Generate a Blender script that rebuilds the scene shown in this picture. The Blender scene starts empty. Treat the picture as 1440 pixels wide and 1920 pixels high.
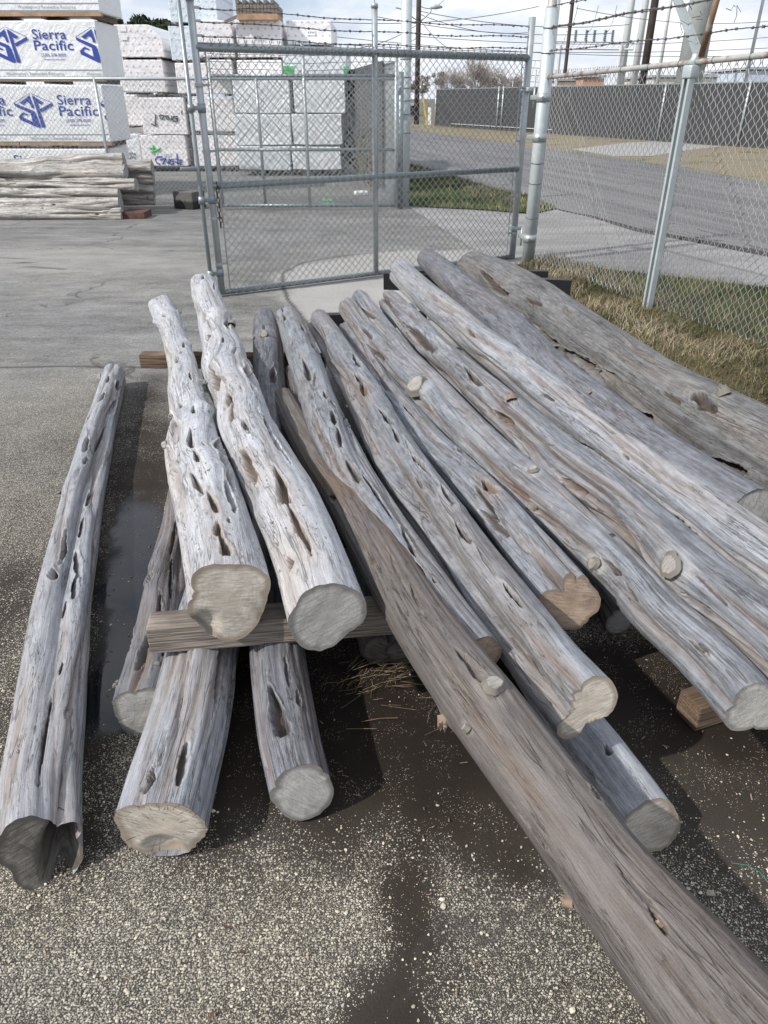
import bpy, bmesh, math, random
import numpy as np
from mathutils import Vector, Matrix
random.seed(7); RNG = np.random.default_rng(7)
S = bpy.context.scene; COL = S.collection
R = math.radians
# ------------------------------------------------------------------ camera, sky, sun, exposure
F = 1340.0; TH = math.atan(775/1340); H = 1.65
cam_d = bpy.data.cameras.new('camera'); cam = bpy.data.objects.new('camera', cam_d); COL.objects.link(cam)
cam.location = (0, 0, H); cam.rotation_euler = (math.pi/2 - TH, 0, 0)
cam_d.sensor_fit = 'VERTICAL'; cam_d.sensor_height = 24; cam_d.lens = 24*F/1920
cam_d.clip_start = 0.05; cam_d.clip_end = 6000
S.camera = cam
SUN_EL = 42.0; SUN_DIR = Vector((-0.88, -0.47, 0)).normalized()
SUN_DIR = Vector((SUN_DIR.x*math.cos(R(SUN_EL)), SUN_DIR.y*math.cos(R(SUN_EL)), math.sin(R(SUN_EL))))
sd = bpy.data.lights.new('sun', 'SUN'); sd.energy = 3.3; sd.angle = R(1.0); sd.color = (1.0, 0.955, 0.89)
so = bpy.data.objects.new('sun', sd); COL.objects.link(so)
so.rotation_euler = SUN_DIR.to_track_quat('Z', 'Y').to_euler()
S.view_settings.view_transform = 'Standard'; S.view_settings.look = 'None'
S.view_settings.exposure = 0.42; S.view_settings.gamma = 1.0
W = bpy.data.worlds.new('World'); S.world = W; W.use_nodes = True

# ------------------------------------------------------------------ node helpers
class NT:
    def __init__(self, tree): self.t = tree; self.N = tree.nodes; self.L = tree.links
    def n(self, typ, ins=None, **props):
        nd = self.N.new(typ)
        for k, v in props.items(): setattr(nd, k, v)
        for k, v in (ins or {}).items():
            s = nd.inputs[k]
            if isinstance(v, bpy.types.NodeSocket): self.L.new(v, s)
            else:
                if hasattr(s.default_value, '__len__') and len(s.default_value) == 4 and len(v) == 3: v = (*v, 1)
                s.default_value = v
        return nd
    def m(self, op, a, b=0.0, c=0.0, clamp=False):
        return self.n('ShaderNodeMath', {0: a, 1: b, 2: c}, operation=op, use_clamp=clamp).outputs[0]
    def mix(self, f, a, b, blend='MIX'):
        nd = self.n('ShaderNodeMix', None, data_type='RGBA', blend_type=blend)
        for i, v in ((0, f), (6, a), (7, b)):
            if isinstance(v, bpy.types.NodeSocket): self.L.new(v, nd.inputs[i])
            else: nd.inputs[i].default_value = v if i == 0 else ((*v, 1) if len(v) == 3 else v)
        return nd.outputs[2]
    def ss(self, x, lo, hi, a=0.0, b=1.0):
        return self.n('ShaderNodeMapRange', {0: x, 1: lo, 2: hi, 3: a, 4: b}, interpolation_type='SMOOTHSTEP').outputs[0]
    def lin(self, x, lo, hi, a=0.0, b=1.0):
        return self.n('ShaderNodeMapRange', {0: x, 1: lo, 2: hi, 3: a, 4: b}).outputs[0]
    def noise(self, vec, scale, detail=4, rough=0.55, dist=0.0):
        return self.n('ShaderNodeTexNoise', {'Vector': vec, 'Scale': scale, 'Detail': detail, 'Roughness': rough, 'Distortion': dist}).outputs[0]
    def scl(self, vec, s):
        return self.n('ShaderNodeVectorMath', {0: vec, 1: s}, operation='MULTIPLY').outputs[0]
    def attr(self, name):
        return self.n('ShaderNodeAttribute', None, attribute_name=name)
    def bump(self, h, strength=0.5, dist=0.01, normal=None):
        ins = {'Height': h, 'Strength': strength, 'Distance': dist}
        if normal is not None: ins['Normal'] = normal
        return self.n('ShaderNodeBump', ins).outputs[0]
def new_mat(name):
    m = bpy.data.materials.new(name); m.use_nodes = True
    nt = NT(m.node_tree); b = [x for x in nt.N if x.type == 'BSDF_PRINCIPLED'][0]
    return m, nt, b
def put(nt, b, **k):
    names = {'color': 'Base Color', 'rough': 'Roughness', 'metal': 'Metallic', 'normal': 'Normal', 'spec': 'Specular IOR Level', 'alpha': 'Alpha'}
    for key, v in k.items():
        s = b.inputs[names[key]]
        if isinstance(v, bpy.types.NodeSocket): nt.L.new(v, s)
        else: s.default_value = (*v, 1) if hasattr(v, '__len__') and len(v) == 3 else v

# world: Nishita sky with broken cloud, laid out by direction
wt = NT(W.node_tree); bg = [x for x in wt.N if x.type == 'BACKGROUND'][0]
sky = wt.n('ShaderNodeTexSky', None, sky_type='NISHITA', sun_disc=False, sun_elevation=R(SUN_EL),
           sun_rotation=math.atan2(SUN_DIR.x, SUN_DIR.y), altitude=100, air_density=1.0, dust_density=0.6, ozone_density=1.5)
tc = wt.n('ShaderNodeTexCoord'); gv = wt.scl(tc.outputs['Generated'], (1.0, 1.0, 2.6))
cn = wt.noise(gv, 3.2, 7, 0.58, 0.3); cn2 = wt.noise(gv, 1.3, 3, 0.5)
cf = wt.ss(wt.m('ADD', wt.m('MULTIPLY', cn, 0.7), wt.m('MULTIPLY', cn2, 0.3)), 0.35, 0.55)
cshade = wt.noise(wt.scl(tc.outputs['Generated'], (1, 1, 3.5)), 4.5, 6, 0.6)
ccol = wt.mix(wt.ss(cshade, 0.35, 0.65), (6.6, 7.2, 8.4), (10.6, 10.7, 11.0))
skyc = wt.mix(0.5, sky.outputs[0], (4.2, 5.4, 7.8))
wt.L.new(wt.mix(wt.m('MULTIPLY', cf, 0.92), skyc, ccol), bg.inputs[0]); bg.inputs[1].default_value = 0.085

# ------------------------------------------------------------------ geometry helpers
CT, ST = math.cos(TH), math.sin(TH)
def ray(u, v):
    x = (u-720)/F; y = (960-v)/F
    return np.array((x, CT+y*ST, -ST+y*CT))
def P(u, v, z=0.0):                       # where the ray of a photo point meets height z
    d = ray(u, v); t = (z-H)/d[2]; p = d*t
    return np.array((p[0], p[1], z))
def Q(u, v, Y):                           # where it meets the vertical plane y = Y
    d = ray(u, v); t = Y/d[1]; return np.array((d[0]*t, Y, H+d[2]*t))
def depth(p): return p[1]*CT-(p[2]-H)*ST
def prj(p): 
    dz = p[2]-H; d = p[1]*CT-dz*ST
    return 720+F*p[0]/d, 960-F*(p[1]*ST+dz*CT)/d
def link(name, me, parent=None):
    o = bpy.data.objects.new(name, me); COL.objects.link(o)
    if parent is not None: o.parent = parent
    return o
def empty(name, loc=(0, 0, 0)):
    o = bpy.data.objects.new(name, None); COL.objects.link(o); o.location = loc; o.empty_display_size = 0.1
    return o
def tag(o, label=None, cat=None, group=None, kind=None):
    if label: o['label'] = label
    if cat: o['category'] = cat
    if group: o['group'] = group
    if kind: o['kind'] = kind
    return o
class MB:
    def __init__(s): s.v = []; s.f = []; s.n = 0
    def add(s, v, f):
        v = np.asarray(v, float).reshape(-1, 3); s.v.append(v)
        s.f.extend([tuple(i+s.n for i in q) for q in f]); s.n += len(v); return s
    def tube(s, pts, r, sides=8, cap=True, closed=False):
        pts = np.asarray(pts, float); n = len(pts); rr = np.broadcast_to(np.asarray(r, float), (n,))
        T = np.gradient(pts, axis=0) if n > 2 else np.repeat((pts[-1:]-pts[:1]), n, 0)
        T /= np.linalg.norm(T, axis=1, keepdims=True)+1e-12
        ref = np.array((0, 0, 1.)) if abs(T[0][2]) < 0.9 else np.array((1., 0, 0))
        a = np.cross(T, ref); bad = np.linalg.norm(a, axis=1) < 1e-3; a[bad] = np.cross(T[bad], (0.3, 1, 0.2))
        a /= np.linalg.norm(a, axis=1, keepdims=True); b = np.cross(T, a)
        ang = np.arange(sides)*2*math.pi/sides
        v = pts[:, None]+rr[:, None, None]*(np.cos(ang)[None, :, None]*a[:, None]+np.sin(ang)[None, :, None]*b[:, None])
        f = [(i*sides+j, i*sides+(j+1) % sides, (i+1)*sides+(j+1) % sides, (i+1)*sides+j) for i in range(n-1) for j in range(sides)]
        if cap: f += [tuple(range(sides))[::-1], tuple((n-1)*sides+j for j in range(sides))]
        return s.add(v, f)
    def box(s, c, size, ax=None, bev=0.0):
        bm = bmesh.new(); bmesh.ops.create_cube(bm, size=1.0)
        for q in bm.verts: q.co = Vector((q.co.x*size[0], q.co.y*size[1], q.co.z*size[2]))
        if bev > 0: bmesh.ops.bevel(bm, geom=bm.edges[:], offset=bev, segments=2, affect='EDGES', profile=0.6)
        M = np.eye(3) if ax is None else np.array(ax).T
        v = np.array([q.co[:] for q in bm.verts])@M.T+np.asarray(c, float)
        bm.verts.index_update(); f = [tuple(q.index for q in fc.verts) for fc in bm.faces]; bm.free()
        return s.add(v, f)
    def build(s, name, mat, parent=None, smooth=False):
        me = bpy.data.meshes.new(name)
        v = np.concatenate(s.v) if s.v else np.zeros((0, 3))
        if parent is not None and parent.type == 'EMPTY': v = v-np.array(parent.location)
        elif parent is not None and parent.parent is not None and parent.parent.type == 'EMPTY': v = v-np.array(parent.parent.location)
        me.from_pydata(v.tolist(), [], s.f); me.update()
        if mat: me.materials.append(mat)
        if smooth: me.polygons.foreach_set('use_smooth', np.ones(len(me.polygons), bool))
        return link(name, me, parent)
def axes_z(deg):
    a = R(deg); return [(math.cos(a), math.sin(a), 0), (-math.sin(a), math.cos(a), 0), (0, 0, 1)]
def poly_sheet(name, pts, z, mat):
    bm = bmesh.new(); vs = [bm.verts.new((p[0], p[1], z)) for p in pts]; f = bm.faces.new(vs)
    bm.normal_update()
    if f.normal.z < 0: f.normal_flip()
    bmesh.ops.triangulate(bm, faces=[f]); me = bpy.data.meshes.new(name); bm.to_mesh(me); bm.free(); me.materials.append(mat)
    return link(name, me)
def fast_mesh(name, V, Fq, mat, smooth=True):
    me = bpy.data.meshes.new(name); nv = len(V); nf = len(Fq); k = Fq.shape[1]
    me.vertices.add(nv); me.vertices.foreach_set('co', np.ascontiguousarray(V, np.float32).ravel())
    me.loops.add(nf*k); me.loops.foreach_set('vertex_index', np.ascontiguousarray(Fq, np.int32).ravel())
    me.polygons.add(nf); me.polygons.foreach_set('loop_start', np.arange(0, nf*k, k, dtype=np.int32))
    me.polygons.foreach_set('loop_total', np.full(nf, k, np.int32))
    me.polygons.foreach_set('use_smooth', np.full(nf, smooth, bool))
    me.update(calc_edges=True); me.materials.append(mat)
    return me
def set_attr(me, name, vals):
    a = me.attributes.new(name, 'FLOAT', 'POINT'); a.data.foreach_set('value', np.ascontiguousarray(vals, np.float32).ravel())
def grid_faces(n, m):
    i, j = np.meshgrid(np.arange(n-1), np.arange(m-1), indexing='ij'); a = (i*m+j).ravel()
    return np.stack((a, a+1, a+m+1, a+m), 1)
def inside(poly, X, Y):                   # soft signed distance to a polygon (positive inside)
    poly = np.asarray(poly)[:, :2]; d = np.full(X.shape, 1e9); ins = np.zeros(X.shape, bool); n = len(poly)
    for i in range(n):
        a, b = poly[i], poly[(i+1) % n]; e = b-a
        t = np.clip(((X-a[0])*e[0]+(Y-a[1])*e[1])/(e@e+1e-12), 0, 1)
        d = np.minimum(d, np.hypot(X-a[0]-t*e[0], Y-a[1]-t*e[1]))
        c = ((a[1] > Y) != (b[1] > Y)); xx = (b[0]-a[0])*(Y-a[1])/((b[1]-a[1]) if b[1] != a[1] else 1e-9)+a[0]
        ins ^= c & (X < xx)
    return np.where(ins, d, -d)
def sstep(x, lo, hi):
    t = np.clip((x-lo)/(hi-lo), 0, 1); return t*t*(3-2*t)
def fnoise(X, Y, sc, seed=0, octs=3):     # cheap smooth noise, mean 0
    rg = np.random.default_rng(seed); o = np.zeros_like(X)
    for k in range(octs):
        for _ in range(6):
            a = rg.uniform(0, 2*math.pi); q = sc*(2**k)*rg.uniform(0.6, 1.4)
            o += np.cos(q*(X*math.cos(a)+Y*math.sin(a))+rg.uniform(0, 6.28))*0.4/(1.7**k)/2
    return o

# ------------------------------------------------------------------ materials
def wood_mat(name, dark, light, brown, brown_amt=0.35, speck=0.3, pale=(0.62, 0.60, 0.56), rough=0.47, spec=0.75, contrast=1.0, pit=(0.05, 0.034, 0.024)):
    m, t, b = new_mat(name)
    uv = t.n('ShaderNodeUVMap', None, uv_map='UVMap').outputs[0]
    g1 = t.noise(t.scl(uv, (5.5, 120, 1)), 1.0, 8, 0.72, 0.25)
    g2 = t.noise(t.scl(uv, (2.2, 13, 1)), 1.0, 5, 0.6, 0.6)
    g3 = t.noise(t.scl(uv, (1.1, 5, 1)), 1.0, 3, 0.5, 0.4)
    cr = t.noise(t.scl(uv, (2.4, 34, 1)), 1.0, 2, 0.5, 0.2)
    crack = t.ss(t.m('ABSOLUTE', t.m('SUBTRACT', cr, 0.52)), 0.004, 0.018, 1.0, 0.0)
    crack = t.m('MULTIPLY', crack, t.ss(t.noise(t.scl(uv, (1.7, 9, 1)), 1.3, 2), 0.47, 0.58))
    cr2 = t.noise(t.scl(uv, (3.6, 70, 1)), 1.0, 3, 0.55, 0.3); fine = t.m('MULTIPLY', t.ss(t.m('ABSOLUTE', t.m('SUBTRACT', cr2, 0.5)), 0.003, 0.016, 1.0, 0.0), t.ss(t.noise(t.scl(uv, (3.1, 14, 1)), 1.0, 3), 0.46, 0.58))
    pst = t.m('MULTIPLY', t.ss(t.noise(t.scl(uv, (3.0, 60, 1)), 1.7, 3, 0.6, 0.2), 0.60, 0.68), t.ss(t.noise(t.scl(uv, (2.3, 8, 1)), 1.9, 3), 0.48, 0.6))
    mott = t.noise(t.scl(uv, (9, 22, 1)), 1.0, 5, 0.65)
    mot2 = t.noise(t.scl(uv, (26, 30, 1)), 1.0, 4, 0.6)
    f = t.m('ADD', t.m('ADD', t.m('MULTIPLY', g1, 0.46), t.m('MULTIPLY', mot2, 0.16)), t.m('ADD', t.m('MULTIPLY', g2, 0.22), t.m('MULTIPLY', mott, 0.16)))
    f = t.ss(f, 0.5-0.15/contrast, 0.5+0.15/contrast)
    c = t.mix(f, dark, light)
    c = t.mix(t.m('MULTIPLY', t.ss(g3, 0.45, 0.68), brown_amt), c, brown)
    sp = t.noise(t.scl(uv, (42, 75, 1)), 1.0, 2, 0.5)
    spm = t.m('MULTIPLY', t.ss(sp, 0.60, 0.67), t.ss(mott, 0.42, 0.6))
    c = t.mix(t.m('MULTIPLY', spm, speck), c, (0.10, 0.095, 0.09))
    g4 = t.noise(t.scl(uv, (11, 360, 1)), 1.0, 4, 0.75, 0.15); g5 = t.noise(uv, 240, 3, 0.7)
    mg = t.m('ADD', t.lin(g4, 0.3, 0.7, 0.72, 1.28), t.lin(g5, 0.3, 0.7, -0.16, 0.16))
    c = t.mix(1.0, c, t.n('ShaderNodeCombineColor', {0: mg, 1: mg, 2: mg}).outputs[0], 'MULTIPLY')
    ck3 = t.noise(t.scl(uv, (1.3, 22, 1)), 1.0, 6, 0.7, 0.1); spl = t.m('MULTIPLY', t.ss(t.m('ABSOLUTE', t.m('SUBTRACT', ck3, 0.47)), 0.002, 0.009, 1.0, 0.0), t.ss(t.noise(t.scl(uv, (1.1, 6, 1)), 1.7, 2), 0.5, 0.56))
    c = t.mix(t.m('MULTIPLY', spl, 0.8), c, (0.035, 0.03, 0.026))
    lip = t.attr('lip').outputs['Fac']; pt = t.attr('pit').outputs['Fac']; st = t.attr('stain').outputs['Fac']
    c = t.mix(t.m('MULTIPLY', lip, 0.42), c, pale)
    c = t.mix(t.m('MULTIPLY', pst, 0.32), c, pale); c = t.mix(t.m('MULTIPLY', fine, 0.42), c, tuple(x*0.5 for x in dark))
    c = t.mix(t.m('MULTIPLY', st, 0.75), c, (0.215, 0.132, 0.072))
    c = t.mix(t.m('MULTIPLY', crack, 0.6), c, (0.06, 0.052, 0.045))
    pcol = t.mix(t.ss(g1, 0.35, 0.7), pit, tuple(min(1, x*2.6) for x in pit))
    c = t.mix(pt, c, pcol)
    h = t.m('ADD', t.m('MULTIPLY', g1, 0.5), t.m('ADD', t.m('MULTIPLY', g2, 0.5), t.m('ADD', t.m('MULTIPLY', crack, -0.9), t.m('ADD', t.m('MULTIPLY', spl, -0.9), t.m('ADD', t.m('MULTIPLY', g4, 0.35), t.m('MULTIPLY', fine, -0.5))))))
    put(t, b, color=c, rough=t.lin(f, 0, 1, rough+0.08, rough-0.08), spec=spec, normal=t.bump(h, 0.7, 0.006))
    return m
WOOD = {
 'bright': wood_mat('bleached_wood', (0.26, 0.264, 0.278), (0.54, 0.555, 0.59), (0.38, 0.32, 0.25), 0.28, 0.95, pale=(0.60, 0.57, 0.52)),
 'pale':   wood_mat('pale_silver_wood', (0.145, 0.15, 0.163), (0.36, 0.375, 0.41), (0.25, 0.21, 0.17), 0.2, 0.35, pale=(0.52, 0.51, 0.49), contrast=1.15),
 'grey':   wood_mat('silver_wood', (0.084, 0.087, 0.096), (0.268, 0.284, 0.316), (0.19, 0.138, 0.092), 0.28, 0.35, pale=(0.46, 0.45, 0.44), contrast=1.2),
 'ground': wood_mat('left_grey_wood', (0.175, 0.18, 0.198), (0.39, 0.405, 0.445), (0.30, 0.26, 0.22), 0.25, 0.5, pale=(0.5, 0.48, 0.45), contrast=1.1),
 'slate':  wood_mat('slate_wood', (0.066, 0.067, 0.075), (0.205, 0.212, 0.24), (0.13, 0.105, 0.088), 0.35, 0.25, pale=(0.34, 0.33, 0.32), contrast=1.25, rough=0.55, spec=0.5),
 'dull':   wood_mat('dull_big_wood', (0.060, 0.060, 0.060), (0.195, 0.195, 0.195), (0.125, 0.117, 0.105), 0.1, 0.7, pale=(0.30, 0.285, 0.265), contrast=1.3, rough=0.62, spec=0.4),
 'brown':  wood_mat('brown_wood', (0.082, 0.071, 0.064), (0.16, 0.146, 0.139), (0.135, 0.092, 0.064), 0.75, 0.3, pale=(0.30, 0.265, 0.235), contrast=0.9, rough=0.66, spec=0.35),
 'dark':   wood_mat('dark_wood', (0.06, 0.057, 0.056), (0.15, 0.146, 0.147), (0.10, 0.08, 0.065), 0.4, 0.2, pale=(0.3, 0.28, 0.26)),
 'straw':  wood_mat('sun_dried_wood', (0.19, 0.18, 0.165), (0.48, 0.465, 0.435), (0.32, 0.265, 0.21), 0.4, 0.3, contrast=1.4),
}
def cut_mat(name, a, bcol, heart, edge):
    m, t, b = new_mat(name)
    uv = t.n('ShaderNodeUVMap', None, uv_map='UVMap').outputs[0]; rad0 = t.attr('rad').outputs['Fac']; wrp = t.noise(uv, 7, 2, 0.5); rad = t.m('ADD', rad0, t.m('MULTIPLY', t.m('SUBTRACT', wrp, 0.5), t.lin(rad0, 0.2, 1.0, 1.1, 0.0)))
    nz = t.noise(uv, 14, 4, 0.6); ringv = t.m('ADD', t.m('MULTIPLY', rad, 60.0), t.m('MULTIPLY', nz, 16.0))
    ring = t.m('ADD', t.m('MULTIPLY', t.m('SINE', ringv), 0.5), 0.5)
    saw = t.noise(t.scl(uv, (24, 170, 1)), 1.0, 4, 0.65, 0.2)
    big = t.noise(uv, 9, 4, 0.6); sepx = t.n('ShaderNodeSeparateXYZ', {0: uv}).outputs
    c = t.mix(t.ss(t.m('ADD', t.m('MULTIPLY', saw, 0.62), t.m('MULTIPLY', big, 0.38)), 0.36, 0.64), a, bcol)
    c = t.mix(t.m('MULTIPLY', t.ss(ring, 0.72, 1.0), 0.22), c, tuple(x*0.6 for x in a))
    c = t.mix(t.m('MULTIPLY', t.ss(t.m('ADD', rad, t.m('MULTIPLY', big, 0.9)), 0.95, 0.6), 0.5), c, heart)
    c = t.mix(t.m('MULTIPLY', t.ss(t.m('ADD', rad, t.m('MULTIPLY', nz, 0.30)), 0.95, 1.08), 0.85), c, edge)
    spoke = t.noise(t.n('ShaderNodeCombineXYZ', {0: t.m('MULTIPLY', t.attr('ang').outputs['Fac'], 3.2), 1: t.m('MULTIPLY', rad, 0.55)}).outputs[0], 1.0, 3, 0.55)
    spk = t.m('MULTIPLY', t.ss(t.m('ABSOLUTE', t.m('SUBTRACT', spoke, 0.5)), 0.004, 0.014, 1.0, 0.0), t.ss(rad, 0.12, 0.35))
    c = t.mix(t.m('MULTIPLY', spk, t.attr('spk').outputs['Fac']), c, (0.075, 0.06, 0.048))
    stn = t.ss(t.noise(uv, 5.5, 3, 0.5), 0.56, 0.68); c = t.mix(t.m('MULTIPLY', stn, 0.45), c, tuple(x*0.5 for x in a))
    put(t, b, color=c, rough=0.8, spec=0.25, normal=t.bump(t.m('SUBTRACT', t.m('MULTIPLY', saw, 0.8), t.m('MULTIPLY', spk, 0.4)), 0.4, 0.0025))
    return m
CUT = {'pale': cut_mat('sawn_wood_pale', (0.34, 0.305, 0.255), (0.58, 0.535, 0.465), (0.44, 0.385, 0.315), (0.25, 0.20, 0.15)),
       'grey': cut_mat('sawn_wood_grey', (0.27, 0.262, 0.245), (0.45, 0.44, 0.415), (0.36, 0.345, 0.315), (0.18, 0.17, 0.155)),
       'knot': cut_mat('sawn_branch_stub', (0.20, 0.19, 0.172), (0.37, 0.355, 0.325), (0.28, 0.255, 0.22), (0.15, 0.135, 0.115)), 'dirt': cut_mat('dirty_sawn_wood', (0.085, 0.078, 0.068), (0.21, 0.195, 0.172), (0.13, 0.115, 0.10), (0.07, 0.062, 0.054)),
       'brown': cut_mat('sawn_wood_brown', (0.22, 0.165, 0.12), (0.40, 0.315, 0.245), (0.33, 0.25, 0.18), (0.20, 0.15, 0.11)),
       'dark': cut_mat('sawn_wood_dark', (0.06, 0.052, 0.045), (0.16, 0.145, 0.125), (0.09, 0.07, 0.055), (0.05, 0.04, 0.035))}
def metal_mat(name, col, rough=0.45, metal=0.55, rust=0.0, vary=0.3):
    m, t, b = new_mat(name); g = t.n('ShaderNodeNewGeometry').outputs['Position']
    n1 = t.noise(g, 9, 5, 0.6); n2 = t.noise(g, 70, 4, 0.6)
    c = t.mix(t.m('MULTIPLY', n2, vary), col, tuple(x*0.55 for x in col))
    c = t.mix(t.m('MULTIPLY', t.ss(n1, 0.5, 0.7), vary), c, tuple(min(1, x*1.5) for x in col))
    if rust > 0:
        rn = t.noise(g, 5, 6, 0.65); c = t.mix(t.ss(rn, 0.62-rust*0.35, 0.78-rust*0.35), c, (0.20, 0.115, 0.065))
    put(t, b, color=c, rough=t.lin(n1, 0, 1, rough-0.1, rough+0.15), metal=metal*(1-rust*0.7), normal=t.bump(n2, 0.15, 0.001)); return m
M = {}
M['galv'] = metal_mat('galvanised_steel', (0.44, 0.475, 0.48), 0.42, 0.55)
M['galv_dark'] = metal_mat('galvanised_pipe', (0.27, 0.315, 0.325), 0.4, 0.6)
M['galv_pale'] = metal_mat('pale_galvanised_steel', (0.52, 0.57, 0.58), 0.5, 0.35)
M['wire'] = metal_mat('fence_wire', (0.46, 0.47, 0.465), 0.45, 0.4)
M['wire_far'] = metal_mat('weathered_fence_wire', (0.44, 0.47, 0.47), 0.5, 0.4)
M['barb'] = metal_mat('barbed_wire', (0.16, 0.15, 0.145), 0.55, 0.5)
M['rust'] = metal_mat('rusty_pipe', (0.40, 0.37, 0.34), 0.6, 0.3, rust=0.75)
M['rustpipe'] = metal_mat('half_rusty_pipe', (0.44, 0.43, 0.40), 0.55, 0.4, rust=0.35)
M['rustdark'] = metal_mat('dark_rusty_bar', (0.075, 0.05, 0.042), 0.7, 0.2)
M['black'] = metal_mat('black_steel', (0.022, 0.022, 0.024), 0.45, 0.2)
M['bolt'] = metal_mat('bolt_steel', (0.3, 0.31, 0.31), 0.4, 0.7)
def flat(name, col, rough=0.7, vary=0.15, sc=8, bump=0.0):
    m, t, b = new_mat(name); g = t.n('ShaderNodeNewGeometry').outputs['Position']
    n = t.noise(g, sc, 6, 0.62)
    c = t.mix(t.ss(n, 0.3, 0.7), tuple(x*(1-vary) for x in col), tuple(min(1, x*(1+vary)) for x in col))
    kw = dict(color=c, rough=rough)
    if bump: kw['normal'] = t.bump(n, bump, 0.02)
    put(t, b, **kw); return m
M['ink_blue'] = flat('blue_print', (0.035, 0.07, 0.34), 0.5, 0.1, 20)
M['ink_grey'] = flat('grey_print', (0.30, 0.33, 0.35), 0.6, 0.1, 20)
M['ink_black'] = flat('black_paint_marker', (0.02, 0.02, 0.025), 0.6)
M['ink_mark_blue'] = flat('blue_marker', (0.03, 0.05, 0.36), 0.6)
M['ink_green'] = flat('green_paint', (0.10, 0.50, 0.16), 0.7, 0.4, 30)
M['paper'] = flat('white_paper_label', (0.80, 0.80, 0.79), 0.6, 0.04)
M['lumber'] = flat('orange_lumber_edge', (0.42, 0.27, 0.165), 0.75, 0.25, 6)
M['redtimber'] = flat('red_painted_timber', (0.10, 0.05, 0.04), 0.8, 0.35, 14)
M['window_dark'] = flat('dark_window', (0.03, 0.028, 0.026), 0.9)  # near-black colour of the far building windows
def timber_mat(name, a, bcol, axis='X'):
    m, t, b = new_mat(name); g = t.n('ShaderNodeTexCoord').outputs['Object']
    v = t.scl(g, (4, 130, 130) if axis == 'X' else (130, 4, 130)); n = t.noise(v, 1.0, 5, 0.65, 0.1)
    w = t.noise(t.scl(g, (6, 6, 240)), 1.0, 2, 0.5); f = t.ss(t.m('ADD', t.m('MULTIPLY', n, 0.5), t.m('MULTIPLY', w, 0.5)), 0.36, 0.64)
    put(t, b, color=t.mix(f, a, bcol), rough=0.8, normal=t.bump(f, 0.7, 0.004)); return m
M['timber'] = timber_mat('weathered_timber', (0.10, 0.08, 0.065), (0.34, 0.295, 0.25))
M['timber_brown'] = timber_mat('brown_timber', (0.07, 0.045, 0.03), (0.23, 0.155, 0.10))
def wrap_mat(name, col, dots=0.0, dotcol=(0.45, 0.30, 0.32), wr=0.6, transl=0.0):
    m, t, b = new_mat(name); g = t.n('ShaderNodeTexCoord').outputs['Object']
    n1 = t.noise(t.scl(g, (1.6, 1.6, 3.0)), 1.6, 4, 0.55, 1.2); n2 = t.noise(t.n('ShaderNodeVectorRotate', {'Vector': g, 'Angle': 0.7, 'Axis': (0, 1, 0)}).outputs[0], 3.5, 3, 0.5, 2.0)
    n3 = t.noise(t.scl(t.n('ShaderNodeVectorRotate', {'Vector': g, 'Angle': 0.8, 'Axis': (0, 1, 0)}).outputs[0], (1.5, 3, 11)), 1.0, 3, 0.55, 0.8)
    ridge = t.m('ABSOLUTE', t.m('SUBTRACT', n2, 0.5)); h = t.m('ADD', t.m('ADD', n1, t.m('MULTIPLY', ridge, -1.1)), t.m('MULTIPLY', n3, 0.7))
    c = t.mix(t.m('MULTIPLY', t.ss(n1, 0.35, 0.7), 0.25), col, tuple(x*0.80 for x in col))
    if dots:
        xyz = t.n('ShaderNodeSeparateXYZ', {0: g}).outputs
        fx = t.m('FRACT', t.m('MULTIPLY', xyz[0], 6.2)); rowi = t.m('FLOOR', t.m('MULTIPLY', xyz[2], 7.5))
        fx = t.m('FRACT', t.m('ADD', fx, t.m('MULTIPLY', rowi, 0.5))); fz = t.m('FRACT', t.m('MULTIPLY', xyz[2], 7.5))
        ax_ = t.m('ABSOLUTE', t.m('SUBTRACT', fx, 0.5)); az_ = t.m('ABSOLUTE', t.m('SUBTRACT', fz, 0.5))
        star = t.m('MULTIPLY', t.ss(t.m('MULTIPLY', ax_, az_), 0.004, 0.016, 1.0, 0.0), t.ss(t.m('MAXIMUM', ax_, az_), 0.16, 0.27, 1.0, 0.0))
        c = t.mix(t.m('MULTIPLY', star, dots), c, dotcol)
    put(t, b, color=c, rough=0.38, spec=0.5, normal=t.bump(h, wr, 0.09)); return m
M['wrap'] = wrap_mat('white_lumber_wrap', (0.85, 0.86, 0.86), wr=0.2)
M['wrap_side'] = wrap_mat('white_wrap', (0.70, 0.73, 0.76), wr=0.5)
M['wrap_dot'] = wrap_mat('dotted_lumber_wrap', (0.82, 0.80, 0.805), 0.62, (0.42, 0.31, 0.33), wr=0.26)
M['wrap_blue'] = wrap_mat('pale_blue_dotted_wrap', (0.62, 0.69, 0.74), 0.6, (0.36, 0.36, 0.46), wr=0.3)
M['wrap_plain'] = wrap_mat('plain_white_wrap', (0.86, 0.88, 0.89), wr=0.36)
M['wrap_tarp'] = wrap_mat('grey_white_tarp', (0.76, 0.81, 0.84), wr=0.32)

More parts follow.
